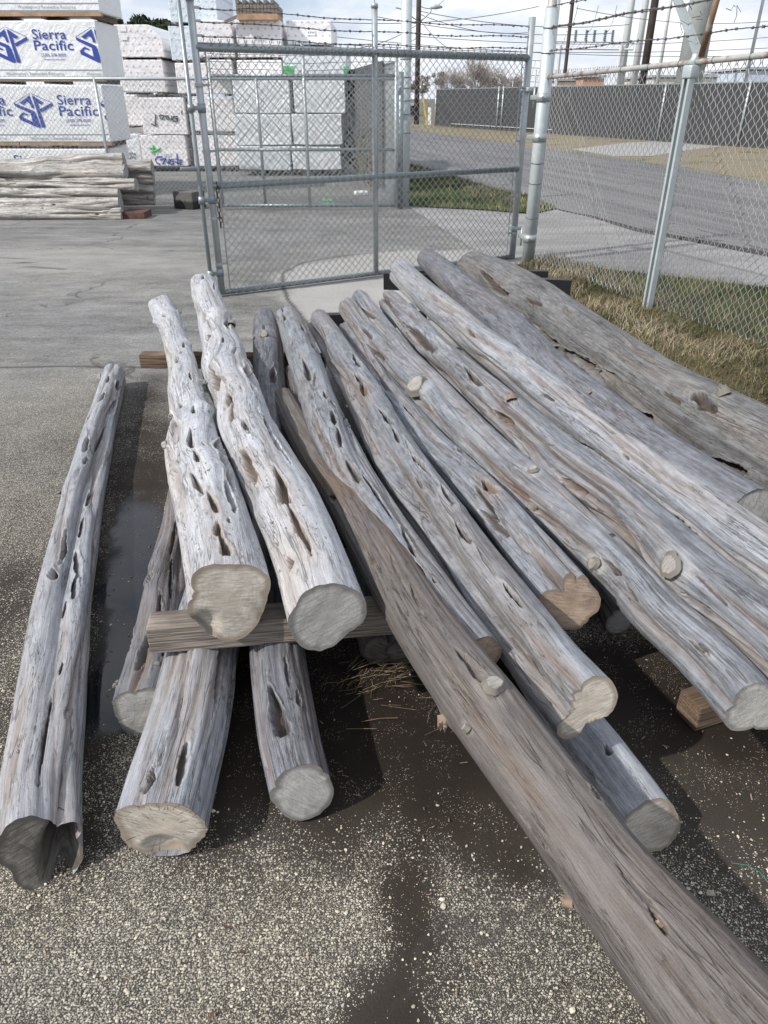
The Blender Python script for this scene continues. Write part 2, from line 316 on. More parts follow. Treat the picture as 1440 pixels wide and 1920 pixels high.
# ------------------------------------------------------------------ ground
def lin_pts(*px): return [P(u, v)[:2] for u, v in px]
m, t, b = new_mat('yard_asphalt'); g = t.n('ShaderNodeNewGeometry').outputs['Position']
wet = t.attr('wet').outputs['Fac']; chip = t.attr('chip').outputs['Fac']; conc = t.attr('conc').outputs['Fac']; pud = t.attr('puddle').outputs['Fac']; dirt = t.attr('dirt').outputs['Fac']; crk = t.attr('crack').outputs['Fac']
n_big = t.noise(g, 1.1, 5, 0.6); n_mid = t.noise(g, 7, 5, 0.65); n_fine = t.noise(g, 160, 3, 0.6)
def chips(scale, thr_lo, thr_hi, dens):
    warp = t.n('ShaderNodeVectorMath', {0: g, 1: t.scl(t.n('ShaderNodeTexNoise', {'Vector': g, 'Scale': scale*0.9, 'Detail': 1}).outputs[1], (0.5/scale,)*3)}, operation='ADD').outputs[0]
    v = t.n('ShaderNodeTexVoronoi', {'Vector': warp, 'Scale': scale, 'Randomness': 1.0}, voronoi_dimensions='2D')
    rnd = t.n('ShaderNodeSeparateColor', {0: v.outputs['Color']}).outputs
    size = t.lin(rnd[0], 0, 1, thr_lo, thr_hi)
    shp = t.ss(t.m('SUBTRACT', size, v.outputs['Distance']), 0.0, 0.09)
    return t.m('MULTIPLY', shp, t.ss(t.m('SUBTRACT', dens, rnd[1]), 0.0, 0.03)), rnd[2], v.outputs['Distance']
dens = t.m('SUBTRACT', t.m('ADD', chip, t.m('MULTIPLY', t.m('SUBTRACT', n_mid, 0.5), 0.55)), t.m('MULTIPLY', wet, 0.80))
c1, r1, d1 = chips(165, 0.24, 0.50, dens)
c2, r2, d2 = chips(360, 0.28, 0.55, t.m('MAXIMUM', t.m('MULTIPLY', dens, 1.2), t.m('MULTIPLY', t.ss(n_mid, 0.42, 0.62), 0.13)))
cm = t.m('MAXIMUM', c1, t.m('MULTIPLY', c2, 0.85))
base = t.mix(t.attr('dust').outputs['Fac'], t.mix(n_fine, (0.030, 0.027, 0.023), (0.085, 0.077, 0.066)), t.mix(n_fine, (0.135, 0.136, 0.137), (0.265, 0.266, 0.266))); base = t.mix(t.m('MULTIPLY', dirt, 0.8), base, (0.055, 0.040, 0.029))
base = t.mix(wet, base, t.mix(t.m('ADD', t.m('MULTIPLY', n_mid, 0.6), t.m('MULTIPLY', n_fine, 0.4)), (0.006, 0.005, 0.004), (0.030, 0.021, 0.015)))
ccol = t.mix(r1, (0.31, 0.28, 0.215), (0.66, 0.60, 0.475)); ccol = t.mix(t.m('MULTIPLY', wet, 0.3), ccol, (0.32, 0.29, 0.24))
ccol = t.mix(t.ss(n_big, 0.35, 0.65), ccol, t.mix(0.45, ccol, (0.42, 0.41, 0.39)))
ccol = t.mix(t.m('MULTIPLY', t.attr('dust').outputs['Fac'], 0.6), ccol, t.mix(r1, (0.28, 0.278, 0.27), (0.50, 0.495, 0.48)))
c = t.mix(cm, base, ccol)
far_ = t.attr('dust').outputs['Fac']; gr1 = t.noise(g, 34, 7, 0.85); gr2 = t.noise(t.scl(g, (1.0, 2.2, 1)), 2.3, 6, 0.68); gr3 = t.noise(t.scl(g, (0.35, 1.3, 1)), 1.0, 5, 0.6, 0.5)
mul = t.m('ADD', t.m('ADD', t.lin(gr1, 0.3, 0.7, 0.55, 1.45), t.lin(gr2, 0.3, 0.7, -0.34, 0.34)), t.lin(gr3, 0.3, 0.7, -0.26, 0.26)); mul = t.m('MAXIMUM', mul, 0.25)
mulc = t.n('ShaderNodeCombineColor', {0: mul, 1: mul, 2: t.m('MULTIPLY', mul, 0.985)}).outputs[0]; c = t.mix(t.m('MULTIPLY', far_, t.m('SUBTRACT', 1.0, wet)), c, mulc, 'MULTIPLY')
fcr = t.n('ShaderNodeTexVoronoi', {'Vector': t.n('ShaderNodeVectorMath', {0: g, 1: t.scl(t.n('ShaderNodeTexNoise', {'Vector': g, 'Scale': 1.6, 'Detail': 5}).outputs[1], (1.1, 1.1, 0))}, operation='ADD').outputs[0], 'Scale': 0.42}, voronoi_dimensions='2D', feature='DISTANCE_TO_EDGE').outputs[0]
c = t.mix(t.m('MULTIPLY', t.m('MULTIPLY', t.ss(fcr, 0.003, 0.010, 1, 0), 0.6), t.m('MULTIPLY', t.ss(gr3, 0.46, 0.56), t.m('SUBTRACT', 1.0, wet))), c, (0.055, 0.052, 0.048))
cc = t.mix(t.noise(g, 30, 6, 0.7), (0.40, 0.39, 0.37), (0.66, 0.64, 0.61)); cc = t.mix(t.m('MULTIPLY', c2, 0.3), cc, (0.2, 0.19, 0.18))
c = t.mix(t.m('MULTIPLY', conc, t.ss(n_mid, 0.2, 0.5, 0.75, 1.0)), c, cc)
c = t.mix(t.m('MULTIPLY', crk, 0.85), c, (0.05, 0.047, 0.043))
c = t.mix(t.m('MULTIPLY', pud, t.lin(c2, 0, 1, 0.95, 0.72)), c, (0.008, 0.0095, 0.014))
rough = t.m('SUBTRACT', 0.88, t.m('MULTIPLY', wet, 0.12)); rough = t.m('SUBTRACT', rough, t.m('MULTIPLY', pud, 0.80), clamp=True)
hh = t.m('ADD', cm, t.m('MULTIPLY', n_fine, 0.4)); hh = t.m('MULTIPLY', hh, t.m('SUBTRACT', 1.0, t.m('MULTIPLY', pud, 0.97)))
put(t, b, color=c, rough=rough, spec=t.lin(pud, 0, 1, 0.22, 0.42), normal=t.bump(hh, 0.8, 0.006)); M['yard'] = m

def axis(lo, f0, f1, hi, fine, grow=1.25):
    a = list(np.arange(f0, f1, fine)); s = fine; x = f1
    while x < hi: a.append(x); s *= grow; x += s
    a.append(hi); s = fine; x = f0; pre = []
    while x > lo: s *= grow; x -= s; pre.append(max(x, lo))
    return np.array(pre[::-1]+a)
xs = axis(-60, -3.4, 3.2, 3.6, 0.024); ys = axis(-3, 0.3, 9.2, 62, 0.024)
X, Y = np.meshgrid(xs, ys, indexing='ij'); X1, Y1 = X.ravel(), Y.ravel()
wob = fnoise(X1, Y1, 5, 1)*0.10+fnoise(X1, Y1, 22, 2)*0.03
def blob(px, soft=0.12, k=1.0, noise=1.0): return k*sstep(inside(lin_pts(*px), X1, Y1)+wob*noise, -soft*1.7, soft*1.3)
wet_shade_f = np.zeros_like(X1)
for px, soft, k in [
    ([(190, 1000), (225, 780), (290, 715), (330, 900), (300, 1150), (215, 1330), (190, 1500), (165, 1560), (160, 1300)], 0.12, 0.78),  # damp strip, with the left log's cast shadow painted into it
    ([(330, 860), (560, 760), (700, 900), (980, 1180), (1440, 1230), (1700, 1280), (1500, 1400), (1180, 1420), (1000, 1560), (820, 1540), (640, 1550), (430, 1550), (300, 1400), (330, 1100)], 0.13, 1.0),  # wet soil and the shade of the pile, darkened together
    ([(715, 1500), (810, 1500), (790, 1640), (800, 1800), (825, 1960), (715, 1960), (745, 1790), (745, 1640)], 0.04, 0.68),
    ([(720, 1350), (900, 1500), (1010, 1640), (970, 1640), (870, 1540), (800, 1460)], 0.05, 0.7),
    ([(1190, 1400), (1440, 1400), (1560, 1520), (1340, 1600), (1240, 1540)], 0.22, 0.6),
    ([(-60, 1100), (60, 1060), (30, 1300), (-60, 1420)], 0.15, 0.55)]:
    wet_shade_f = np.maximum(wet_shade_f, blob(px, soft, k))
chipf = np.full_like(X1, 0.50)
chipf += 0.10*blob([(-200, 700), (300, 690), (330, 900), (200, 1000), (-200, 1150)], 0.3)
chipf -= 0.20*blob([(-300, 545), (330, 560), (340, 690), (-300, 690)], 0.25)
chipf += 0.24*blob([(-300, 465), (420, 470), (460, 510), (-300, 525)], 0.25)
chipf -= 0.18*blob([(-300, 405), (700, 400), (720, 460), (-300, 462)], 0.5)
chipf -= 0.35*blob([(1200, 1380), (1700, 1380), (1700, 1640), (1330, 1640)], 0.25)
chipf += fnoise(X1, Y1, 2.2, 5)*0.15+fnoise(X1, Y1, 7, 6)*0.16
concf = blob([(538, 560), (528, 520), (560, 500), (640, 486), (720, 470), (900, 470), (900, 640), (640, 640), (575, 605)], 0.09, 0.75, 1.0)
concf = np.maximum(concf, 0.35*blob([(-300, 468), (300, 470), (360, 490), (380, 505), (-300, 512)], 0.3))
pudf = blob([(212, 960), (325, 935), (300, 1080), (258, 1200), (225, 1330), (190, 1300), (205, 1100)], 0.045, 1.0, 1.9)
dirtf = np.clip(wet_shade_f*0.9+0.12*blob([(640, 1250), (1000, 1500), (900, 1600), (700, 1500)], 0.2), 0, 1)
crack = np.zeros_like(X1)
for line, wd in [([(740, 470), (640, 480), (570, 492), (532, 512), (530, 540), (545, 568), (575, 605), (590, 640)], 0.016),
                 ([(-20, 482), (40, 485), (55, 500), (120, 505)], 0.02), ([(-40, 690), (120, 686), (310, 690)], 0.014)]:
    pts = lin_pts(*line)
    for a, bb in zip(pts[:-1], pts[1:]):
        e = bb-a; tt = np.clip(((X1-a[0])*e[0]+(Y1-a[1])*e[1])/(e@e), 0, 1)
        crack = np.maximum(crack, sstep(np.hypot(X1-a[0]-tt*e[0]+wob*0.15, Y1-a[1]-tt*e[1]), wd*1.8, wd*0.4))
zz = 0.006*fnoise(X1, Y1, 1.4, 9)*sstep(Y1, 9.5, 7)*sstep(X1, 3.2, 2.0)*sstep(X1, -3.4, -2.4)*(1-pudf)*0.8
me = fast_mesh('yard_pavement', np.stack((X1, Y1, zz), 1), grid_faces(len(xs), len(ys)), M['yard'])
dustf = sstep(Y1+0.5*X1*0+0.8*fnoise(X1, Y1, 1.3, 12), 2.2, 5.5)*0.9
for k, v in dict(dust=dustf, wet=wet_shade_f, chip=chipf, conc=concf, puddle=pudf, dirt=dirtf, crack=crack).items(): set_attr(me, k, np.clip(v, 0, 1))
if me.polygons[0].normal.z < 0: me.flip_normals()
tag(link('yard_pavement', me), 'worn grey asphalt yard with pale chips and wet, shade-darkened stains', kind='structure')
def grass_mat(name, a, bcol, dry, dryamt):
    m, t, b = new_mat(name); g = t.n('ShaderNodeNewGeometry').outputs['Position']
    n1 = t.noise(g, 0.8, 6, 0.65); n2 = t.noise(g, 26, 4, 0.7)
    c = t.mix(n2, a, bcol); c = t.mix(t.ss(n1, 0.62-dryamt*0.4, 0.75-dryamt*0.4), c, t.mix(n2, tuple(x*0.6 for x in dry), dry))
    put(t, b, color=c, rough=0.95, spec=0.1, normal=t.bump(n2, 1.0, 0.03)); return m
M['grass'] = grass_mat('short_grass', (0.035, 0.055, 0.02), (0.10, 0.13, 0.045), (0.30, 0.24, 0.12), 0.25)
M['grass_dry'] = grass_mat('dry_grass_soil', (0.09, 0.085, 0.035), (0.15, 0.135, 0.08), (0.30, 0.255, 0.17), 0.7)
M['soil'] = grass_mat('verge_soil', (0.03, 0.026, 0.017), (0.085, 0.07, 0.04), (0.16, 0.125, 0.07), 0.5)
m, t, b = new_mat('terrain'); put(t, b, color=(0.12, 0.11, 0.07), rough=1.0); M['terrain'] = m
tag(poly_sheet('terrain', [(-3000, -200), (3000, -200), (3000, 4000), (-3000, 4000)], -0.05, M['terrain']), 'flat open ground reaching the horizon', kind='structure')
m, t, b = new_mat('road_asphalt'); g = t.n('ShaderNodeNewGeometry').outputs['Position']
gr = t.n('ShaderNodeVectorRotate', {'Vector': g, 'Angle': R(-13), 'Axis': (0, 0, 1)}).outputs[0]
st_ = t.noise(t.scl(gr, (2.2, 0.12, 1)), 1.0, 5, 0.65, 0.5); fn = t.noise(g, 40, 4, 0.7)
c = t.mix(t.ss(st_, 0.38, 0.62), (0.075, 0.075, 0.079), (0.145, 0.142, 0.143)); c = t.mix(t.m('MULTIPLY', fn, 0.4), c, (0.24, 0.23, 0.22))
tar = t.ss(t.m('ABSOLUTE', t.m('SUBTRACT', t.noise(t.scl(gr, (0.7, 0.2, 1)), 1.0, 4, 0.6, 0.8), 0.5)), 0.003, 0.012, 1, 0)
put(t, b, color=t.mix(t.m('MULTIPLY', tar, 0.7), c, (0.05, 0.05, 0.05)), rough=0.85, normal=t.bump(fn, 0.3, 0.004)); M['road'] = m
m, t, b = new_mat('driveway_concrete'); g = t.n('ShaderNodeNewGeometry').outputs['Position']
fn = t.noise(g, 30, 6, 0.7); bgn = t.noise(t.scl(g, (0.5, 1.6, 1)), 1.1, 5, 0.65)
c = t.mix(t.ss(bgn, 0.35, 0.65), (0.165, 0.16, 0.158), (0.285, 0.277, 0.27)); c = t.mix(t.m('MULTIPLY', fn, 0.45), c, (0.20, 0.19, 0.185))
put(t, b, color=c, rough=0.9, normal=t.bump(fn, 0.3, 0.004)); M['apron'] = m
RDV = np.array((0.392, -0.92))
def ext(px, at, L=34.0):
    q = lin_pts(*px)
    for i in at: q[i] = q[i]+RDV*L
    return q
ROAD_FAR = [(640, 232), (770, 243), (850, 256), (920, 264), (990, 276), (1100, 290), (1290, 316), (1440, 345), (1700, 410)]
ROAD_NEAR = [(1800, 570), (1440, 480), (1193, 433), (1110, 407), (1042, 392), (995, 370), (960, 362), (920, 354), (860, 335), (767, 307), (640, 280)]
tag(poly_sheet('road', ext(ROAD_FAR+ROAD_NEAR, (len(ROAD_FAR)-1, len(ROAD_FAR))), 0.012, M['road']), 'grey asphalt road running away past the gate', kind='structure')
tag(poly_sheet('driveway', ext([(765, 388), (890, 470), (930, 505), (1010, 497), (1150, 509), (1440, 540), (1800, 590), (1800, 572), (1440, 482), (1193, 435), (1110, 409), (1042, 394), (1000, 403)], (6, 7)), 0.008, M['apron']), 'pale concrete driveway apron outside the fence', kind='structure')
seam = MB(); ln = lin_pts((1800, 571), (1440, 481), (1300, 454), (1193, 434), (1110, 408), (1050, 396)); 
seam.tube([(p[0], p[1], 0.006) for p in ln], [0.05, 0.05, 0.045, 0.045, 0.03, 0.01], 6)
m, t, b = new_mat('dark_seam'); put(t, b, color=(0.045, 0.042, 0.04), rough=0.9)
tag(seam.build('road_seam', m), 'dark seam between road and driveway', kind='structure')
FARV = [(640, 226), (815, 236), (1000, 247), (1440, 280), (1700, 305)]
tag(poly_sheet('far_verge', ext(FARV+ROAD_FAR[::-1], (len(FARV)-1, len(FARV))), 0.016, M['grass_dry']), 'dry yellow grass verge along the slatted fence', kind='structure')
m, t, b = new_mat('pale_concrete'); put(t, b, color=(0.30, 0.295, 0.285), rough=0.9)
tag(poly_sheet('far_driveway', lin_pts((1070, 281), (1150, 294), (1220, 294), (1295, 282), (1355, 276), (1230, 266), (1180, 268)), 0.022, m), 'pale concrete driveway crossing the far verge', kind='structure')
TRI = [(752, 303), (767, 309), (860, 337), (920, 356), (960, 364), (995, 372), (1042, 393), (1000, 402), (900, 394), (770, 388), (752, 386)]
tag(poly_sheet('grass_island', lin_pts(*TRI), 0.018, M['grass']), 'green grass island between gate and road', kind='structure')
VERGE = [(1000, 490), (1060, 492), (1150, 508), (1300, 524), (1440, 541), (1700, 575), (1800, 950), (1440, 790), (1250, 720), (1090, 620), (1000, 560), (960, 500)]
VW = ext(VERGE, (5, 6), 6.0)
tag(poly_sheet('fence_verge', VW, 0.010, M['soil']), 'strip of rough soil under the fence', kind='structure')

# ------------------------------------------------------------------ weathered logs
def interp(x, xp, fp):
    fp = np.asarray(fp, float)
    return np.interp(x, xp, fp) if fp.ndim == 1 else np.stack([np.interp(x, xp, fp[:, k]) for k in range(fp.shape[1])], 1)
def smooth(a, k):
    if k < 2: return a
    w = np.hanning(2*k+1); w /= w.sum(); pad = [(k, k)]+[(0, 0)]*(a.ndim-1)
    ap = np.pad(a, pad, mode='reflect', reflect_type='odd')
    return np.apply_along_axis(lambda q: np.convolve(q, w, 'valid'), 0, ap)
LOGS = {}
def make_log(name, pts, rad, mat, cut, pits=(), knots=(), lobes=None, seed=0, nth=150, ns=None, lump=0.05, rnd_pits=0, bumps=0, bump_h=0.10, nflute=4, flute=0.10, far_round=True, tilt=0.0, capdent=0.0, flare=0.0, cut_far=None, squash=1.0, groove=1.0, floor=0.45, crook=0.035):
    """pts far -> near (3D centre line), rad per point. Returns the log object; pits in photo points (u, v, length, width[, style])."""
    rg = np.random.default_rng(seed); pts = np.asarray(pts, float); rad = np.asarray(rad, float)
    seg = np.r_[0, np.cumsum(np.linalg.norm(np.diff(pts, axis=0), axis=1))]; L = seg[-1]
    pxlen = sum(math.dist(prj(pts[i]), prj(pts[i+1])) for i in range(len(pts)-1))
    ns = ns or int(np.clip(pxlen*0.62, 60, 620))
    # sample so that steps look even in the photograph
    ppx = np.r_[0, np.cumsum([math.dist(prj(pts[i]), prj(pts[i+1])) for i in range(len(pts)-1)])]
    sq = interp(np.linspace(0, ppx[-1], ns), ppx, seg); 
    C = smooth(interp(sq, seg, pts), max(2, ns//16)); r0 = smooth(interp(sq, seg, rad), max(2, ns//20))
    sidev = np.cross(pts[-1]-pts[0], (0, 0, 1.0)); sidev /= np.linalg.norm(sidev); cw_ = np.zeros(len(sq))
    for _ in range(4): cw_ += np.sin(rg.uniform(3, 9)*sq+rg.uniform(0, 6.28))*rg.uniform(0.3, 1.0)
    C = C+np.outer(cw_*crook*r0*np.sin(np.pi*np.clip(sq/L, 0, 1)), sidev)
    T = np.gradient(C, axis=0); T /= np.linalg.norm(T, axis=1, keepdims=True)
    N = np.array((0, 0, H))-C; N -= (N*T).sum(1, keepdims=True)*T; N /= np.linalg.norm(N, axis=1, keepdims=True)
    Rt = np.cross(N, T)
    th = np.linspace(-math.pi, math.pi, nth+1); s = sq[:, None]; TT = np.broadcast_to(th[None], (ns, nth+1))
    # fused stems: softened maximum of circles
    lobes = lobes or [(rg.uniform(-3, 3), rg.uniform(0.18, 0.34), rg.uniform(0.62, 0.78)) for _ in range(rg.integers(2, 5))]
    acc = np.zeros((ns, nth+1)); k = 24.0*groove
    for (a0, o0, q0) in lobes:
        w1, w2, p1, p2 = rg.uniform(0.8, 1.8), rg.uniform(1.0, 2.6), rg.uniform(0, 6.28), rg.uniform(0, 6.28)
        hold = np.clip((L-s)/0.8, 0, 1); a = a0+0.35*hold*np.sin(w1*s+p1); o = o0*(1+0.3*hold*np.sin(w2*s+p2)); q = q0*(1+0.07*np.sin(w1*1.7*s+p2))
        dl = TT-a; disc = q*q-(o*np.sin(dl))**2
        rr = o*np.cos(dl)+np.sqrt(np.maximum(disc, 0)); rr = np.where(disc > 0, rr, 0.25); acc += np.exp(k*(rr-0.9))
    g = 0.9+np.log(acc+math.exp(k*(floor-0.9)))/k
    for _ in range(26):                      # slow lumps
        ks = rg.uniform(0.5, 9); kt = rg.integers(0, 5); g = g+lump*0.28/(1+0.25*kt)*np.cos(ks*s+kt*TT+rg.uniform(0, 6.28))
    for _ in range(14):                      # fine lengthwise ridges
        ks = rg.uniform(0.5, 5); kt = rg.integers(7, 26); g = g+0.0028*np.cos(ks*s+kt*TT+0.6*np.sin(3*s)+rg.uniform(0, 6.28))
    fmap = np.zeros((ns, nth+1)); fl = np.zeros((ns, nth+1))
    for _ in range(nflute):                  # long clefts that open and close
        tq = rg.uniform(-1.5, 1.5)+0.28*np.sin(rg.uniform(0.8, 2.0)*s+rg.uniform(0, 6))+0.10*np.sin(rg.uniform(4, 7)*s+rg.uniform(0, 6)); wq = rg.uniform(0.07, 0.16)
        op = np.clip(0.15+0.8*np.sin(rg.uniform(1.5, 3.5)*s+rg.uniform(0, 6))+0.4*np.sin(rg.uniform(5, 9)*s+rg.uniform(0, 6)), 0, 1)
        da = np.abs(((TT-tq+math.pi) % (2*math.pi))-math.pi); g = g-flute*rg.uniform(0.6, 1.6)*op*(np.exp(-(da/wq))*0.7+0.35*np.exp(-(da/(wq*3.2))**2)); fmap = np.maximum(fmap, op*np.exp(-(da/(wq*1.3))**2)); fl = np.maximum(fl, op*np.exp(-((da-wq*2.0)/(wq*0.8))**2))
    for _ in range(bumps):                   # shelves and swellings round old branches
        sb = rg.uniform(0.03, 0.85)*L; tb = rg.uniform(-1.8, 1.8); ab = rg.uniform(0.35, 1.0)*np.interp(sb, sq, r0); wb_ = rg.uniform(0.25, 0.7); hb = bump_h*rg.uniform(0.5, 1.5)
        da = (((TT-tb+math.pi) % (2*math.pi))-math.pi)/wb_; dsn = (s-sb)/ab; fall = np.where(dsn > 0, np.exp(-(dsn*2.4)**2), np.exp(-(dsn*0.8)**2)); g = g+hb*fall*np.exp(-da**2)
    hi = (g*np.sin(TT)).max(1); lo = (g*np.sin(TT)).min(1); sc = smooth(2/(hi-lo), 12); sh = smooth(-(hi+lo)/2*sc, 12)
    r = g*sc[:, None]*r0[:, None]; off = sh*r0
    if flare: r = r*(1+flare*np.exp(-((L-s)/0.12)**2))
    pit = np.zeros((ns, nth+1)); lip = 0.35*fl; stain = 0.55*fmap*min(1, flute*8); dent = np.zeros_like(pit)
    # photo points to (length, angle)
    UV = np.array([prj(c) for c in C]); W2 = r0*F/np.array([depth(c) for c in C])
    dirp = np.gradient(UV, axis=0); dirp /= np.linalg.norm(dirp, axis=1, keepdims=True)
    def where(u, v):
        i = int(np.argmin(((UV-(u, v))**2).sum(1))); d = np.array((u, v))-UV[i]
        lat = d[0]*(-dirp[i][1])*-1+0; lat = d[0]*dirp[i][1]-d[1]*dirp[i][0]
        return i, float(np.clip(lat/W2[i], -0.97, 0.97))
    plist = []; rag = fnoise(np.broadcast_to(s, TT.shape), TT*r0[:, None], 70, seed+9, 3)+0.6*fnoise(np.broadcast_to(s, TT.shape)*0.5, TT*r0[:, None], 260, seed+10, 2)
    for pz in pits:
        u, v, ln, wd = pz[:4]; sty = pz[4] if len(pz) > 4 else 'n'; i, q = where(u, v)
        mpx = depth(C[i])/F; j0, j1 = max(0, i-2), min(ns-1, i+2)
        along = (sq[j1]-sq[j0])/(math.dist(UV[j0], UV[j1])+1e-6)
        vv_ = rg.uniform(0.75, 1.25); plist.append((sq[i], math.asin(q), ln*along*0.52*vv_, wd*mpx/max(0.45, math.sqrt(1-q*q))*(0.62 if sty == 'b' else 0.46)*rg.uniform(0.7, 1.15), r0[i], sty))
    for _ in range(rnd_pits):
        i = rg.integers(int(ns*0.05), int(ns*0.95)); ln = rg.uniform(0.02, 0.09)
        plist.append((sq[i], rg.uniform(-1.5, 1.5), ln, rg.uniform(0.12, 0.28)*r0[i]*0.55, r0[i], rg.choice(['n', 'n', 'p', 's'])))
    for (s0, t0, a, bw, rl, sty) in plist:
        sk = rg.uniform(-0.12, 0.12); ds = s-s0; dt = (((TT-t0+math.pi) % (2*math.pi))-math.pi)*rl-sk*ds
        dt = dt+0.12*bw*np.sin(ds/a*5+rg.uniform(0, 6)); bw = max(bw, 0.006)
        bw2 = bw*(1+0.5*np.clip(ds/a, -1, 1)) if sty != 's' else bw
        q = ((np.abs(ds)/a)**1.7+(np.abs(dt)/bw2)**2)*(1+0.38*np.clip(rag, -0.9, 0.9))
        dp = {'n': 2.8, 'p': 1.0, 's': 4.0, 'b': 2.8, 'g': 1.3}[sty]*bw; dp = min(dp, 0.45*rl)
        core = sstep(q, 1.08, 0.55); dent += dp*core*1.0
        rim = np.exp(-((np.sqrt(q)-1.18)/0.20)**2)*(0.45+0.55*(ds < 0)); dent -= rim*min(0.25*bw, 0.005); soft = np.exp(-((np.abs(ds)/(a*1.9))**2+(np.abs(dt)/(bw2*2.6))**2)); dent += 0.07*dp*soft*(1-rim)
        kp = {'n': 0.85, 'p': 0.30, 's': 0.9, 'b': 0.40, 'g': 0.15}[sty]
        pit = np.maximum(pit, kp*sstep(q, 1.0, 0.5)); lip = np.maximum(lip, rim*(0.8 if sty != 'g' else 0.35))
        lip = np.maximum(lip, (0.9*core if sty == 'p' else 0))
        if sty == 'b': stain = np.maximum(stain, 1.1*core); stain = np.maximum(stain, 0.6*np.exp(-((np.abs(ds)/(a*1.6))**2+(np.abs(dt)/(bw2*2.2))**2)))
    kn_obs = []
    for kz in knots:
        u, v, kr = kz[:3]; sty = kz[3] if len(kz) > 3 else 'sawn'; i, q = where(u, v); rm = kr*depth(C[i])/F; t0 = math.asin(q)
        ds = s-sq[i]; dt = (((TT-t0+math.pi) % (2*math.pi))-math.pi)*r0[i]; gsn = np.exp(-((ds/(rm*2.4))**2+(dt/(rm*1.6))**2))
        dent -= gsn*rm*0.45; ring = np.exp(-((np.hypot(ds/1.4, dt)-rm*1.3)/(rm*0.5))**2); lip = np.maximum(lip, 0.75*ring); kn_obs.append((i, t0, rm, sty))
    r = np.maximum(r-dent, 0.22*r0[:, None])
    if far_round:
        e = np.clip(s/(0.55*r0[0]), 0, 1); r = r*np.sqrt(np.clip(1-(1-e)**2, 0.0, 1))*1.0+0.0
        r = np.maximum(r, 0.02*r0[0])
    Vt = C[:, None]+Rt[:, None]*off[:, None, None]+r[..., None]*(np.cos(TT)[..., None]*N[:, None]*squash+np.sin(TT)[..., None]*Rt[:, None])
    # sloping cut
    if tilt:
        wgt = np.exp(-((L-s)/0.25)**2)[..., None]; Vt = Vt+T[-1]*(tilt*((Vt-C[-1])@N[-1])[..., None])*wgt
    me = fast_mesh(name, Vt.reshape(-1, 3), grid_faces(ns, nth+1)[:, ::-1], WOOD[mat])
    set_attr(me, 'pit', pit); set_attr(me, 'lip', lip); set_attr(me, 'stain', stain)
    uvl = me.uv_layers.new(name='UVMap'); li = np.empty(len(me.loops), np.int32); me.loops.foreach_get('vertex_index', li)
    UVm = np.stack((np.broadcast_to(s, TT.shape)+seed*3.7, TT*r0.mean()+seed), -1).reshape(-1, 2)
    uvl.data.foreach_set('uv', UVm[li].astype(np.float32).ravel())
    o = link(name, me)
    def cap(ring, Tn, cm, sgn):
        ring = ring[:-1]; ctr = ring.mean(0); nr = 14; fr = np.linspace(1, 0.0, nr)**0.8; rgc = np.random.default_rng(seed+77)
        a1 = N[-1] if sgn > 0 else N[0]; a2 = Rt[-1] if sgn > 0 else Rt[0]
        Vc = ctr+(ring-ctr)[None]*fr[:, None, None]; pl = np.stack(((Vc-ctr)@a2, (Vc-ctr)@a1), -1)
        d = 0.0009*fnoise(pl[..., 0]*1, pl[..., 1]*1, 90, seed+3, 3)+0.0022*fnoise(pl[..., 0], pl[..., 1], 22, seed+4, 2)
        rad_ = np.broadcast_to(fr[:, None], d.shape).copy(); d = d*sstep(1-rad_, 0, 0.12)+0.0006
        if capdent: 
            cx, cy = capdent[0]*r0[-1], capdent[1]*r0[-1]; gd = np.exp(-(((pl[..., 0]-cx)/(capdent[2]*r0[-1]))**2+((pl[..., 1]-cy)/(capdent[3]*r0[-1]))**2)**2); d = d-capdent[4]*gd
        Vc = Vc+Tn*(d[..., None]*sgn); n = ring.shape[0]
        Fa = []; 
        for i in range(nr-1):
            a = i*n+np.arange(n); bq = i*n+(np.arange(n)+1) % n; Fa.append(np.stack((a, bq, bq+n, a+n), 1))
        Fa = np.concatenate(Fa); Fa = Fa if sgn < 0 else Fa[:, ::-1]
        mc = fast_mesh('cut_end', Vc.reshape(-1, 3), Fa[:, ::-1] if sgn < 0 else Fa[:, ::-1], cm); set_attr(mc, 'rad', rad_); set_attr(mc, 'spk', np.full(rad_.shape, [0.0, 0.15, 0.35, 0.7][seed % 4])); set_attr(mc, 'ang', np.broadcast_to(np.abs(np.linspace(-math.pi, math.pi, n, endpoint=False))[None], rad_.shape)+seed)
        ul = mc.uv_layers.new(name='UVMap'); lc = np.empty(len(mc.loops), np.int32); mc.loops.foreach_get('vertex_index', lc)
        ang = rgc.uniform(-0.9, 0.9); px, py = pl[..., 0].ravel()+seed, pl[..., 1].ravel()
        uvc = np.stack((px*math.cos(ang)-py*math.sin(ang), px*math.sin(ang)+py*math.cos(ang)), -1); ul.data.foreach_set('uv', uvc[lc].astype(np.float32).ravel())
        # a chamfer ring: duplicate vertices keep the saw edge crisp
        return link('cut_end', mc, o)
    if cut: cap(Vt[-1], T[-1], CUT[cut], 1)
    if not far_round: cap(Vt[0], T[0], CUT[cut_far or cut or 'grey'], -1)
    for (i, t0, rm, sty) in kn_obs:
        j = int(np.argmin(np.abs(th-t0))); p = Vt[i, j]; nrm = math.cos(t0)*N[i]+math.sin(t0)*Rt[i]
        d = nrm*(0.9 if sty in ('sawn', 'flat') else 0.6)+T[i]*(rg.uniform(-0.35, 0.35) if sty in ('sawn', 'flat') else rg.choice([-0.7, 0.6]))+Rt[i]*rg.uniform(-0.25, 0.25); d /= np.linalg.norm(d)
        a = np.cross(d, T[i]); a /= np.linalg.norm(a); bb = np.cross(d, a); nn = 20; an = np.arange(nn)*2*math.pi/nn
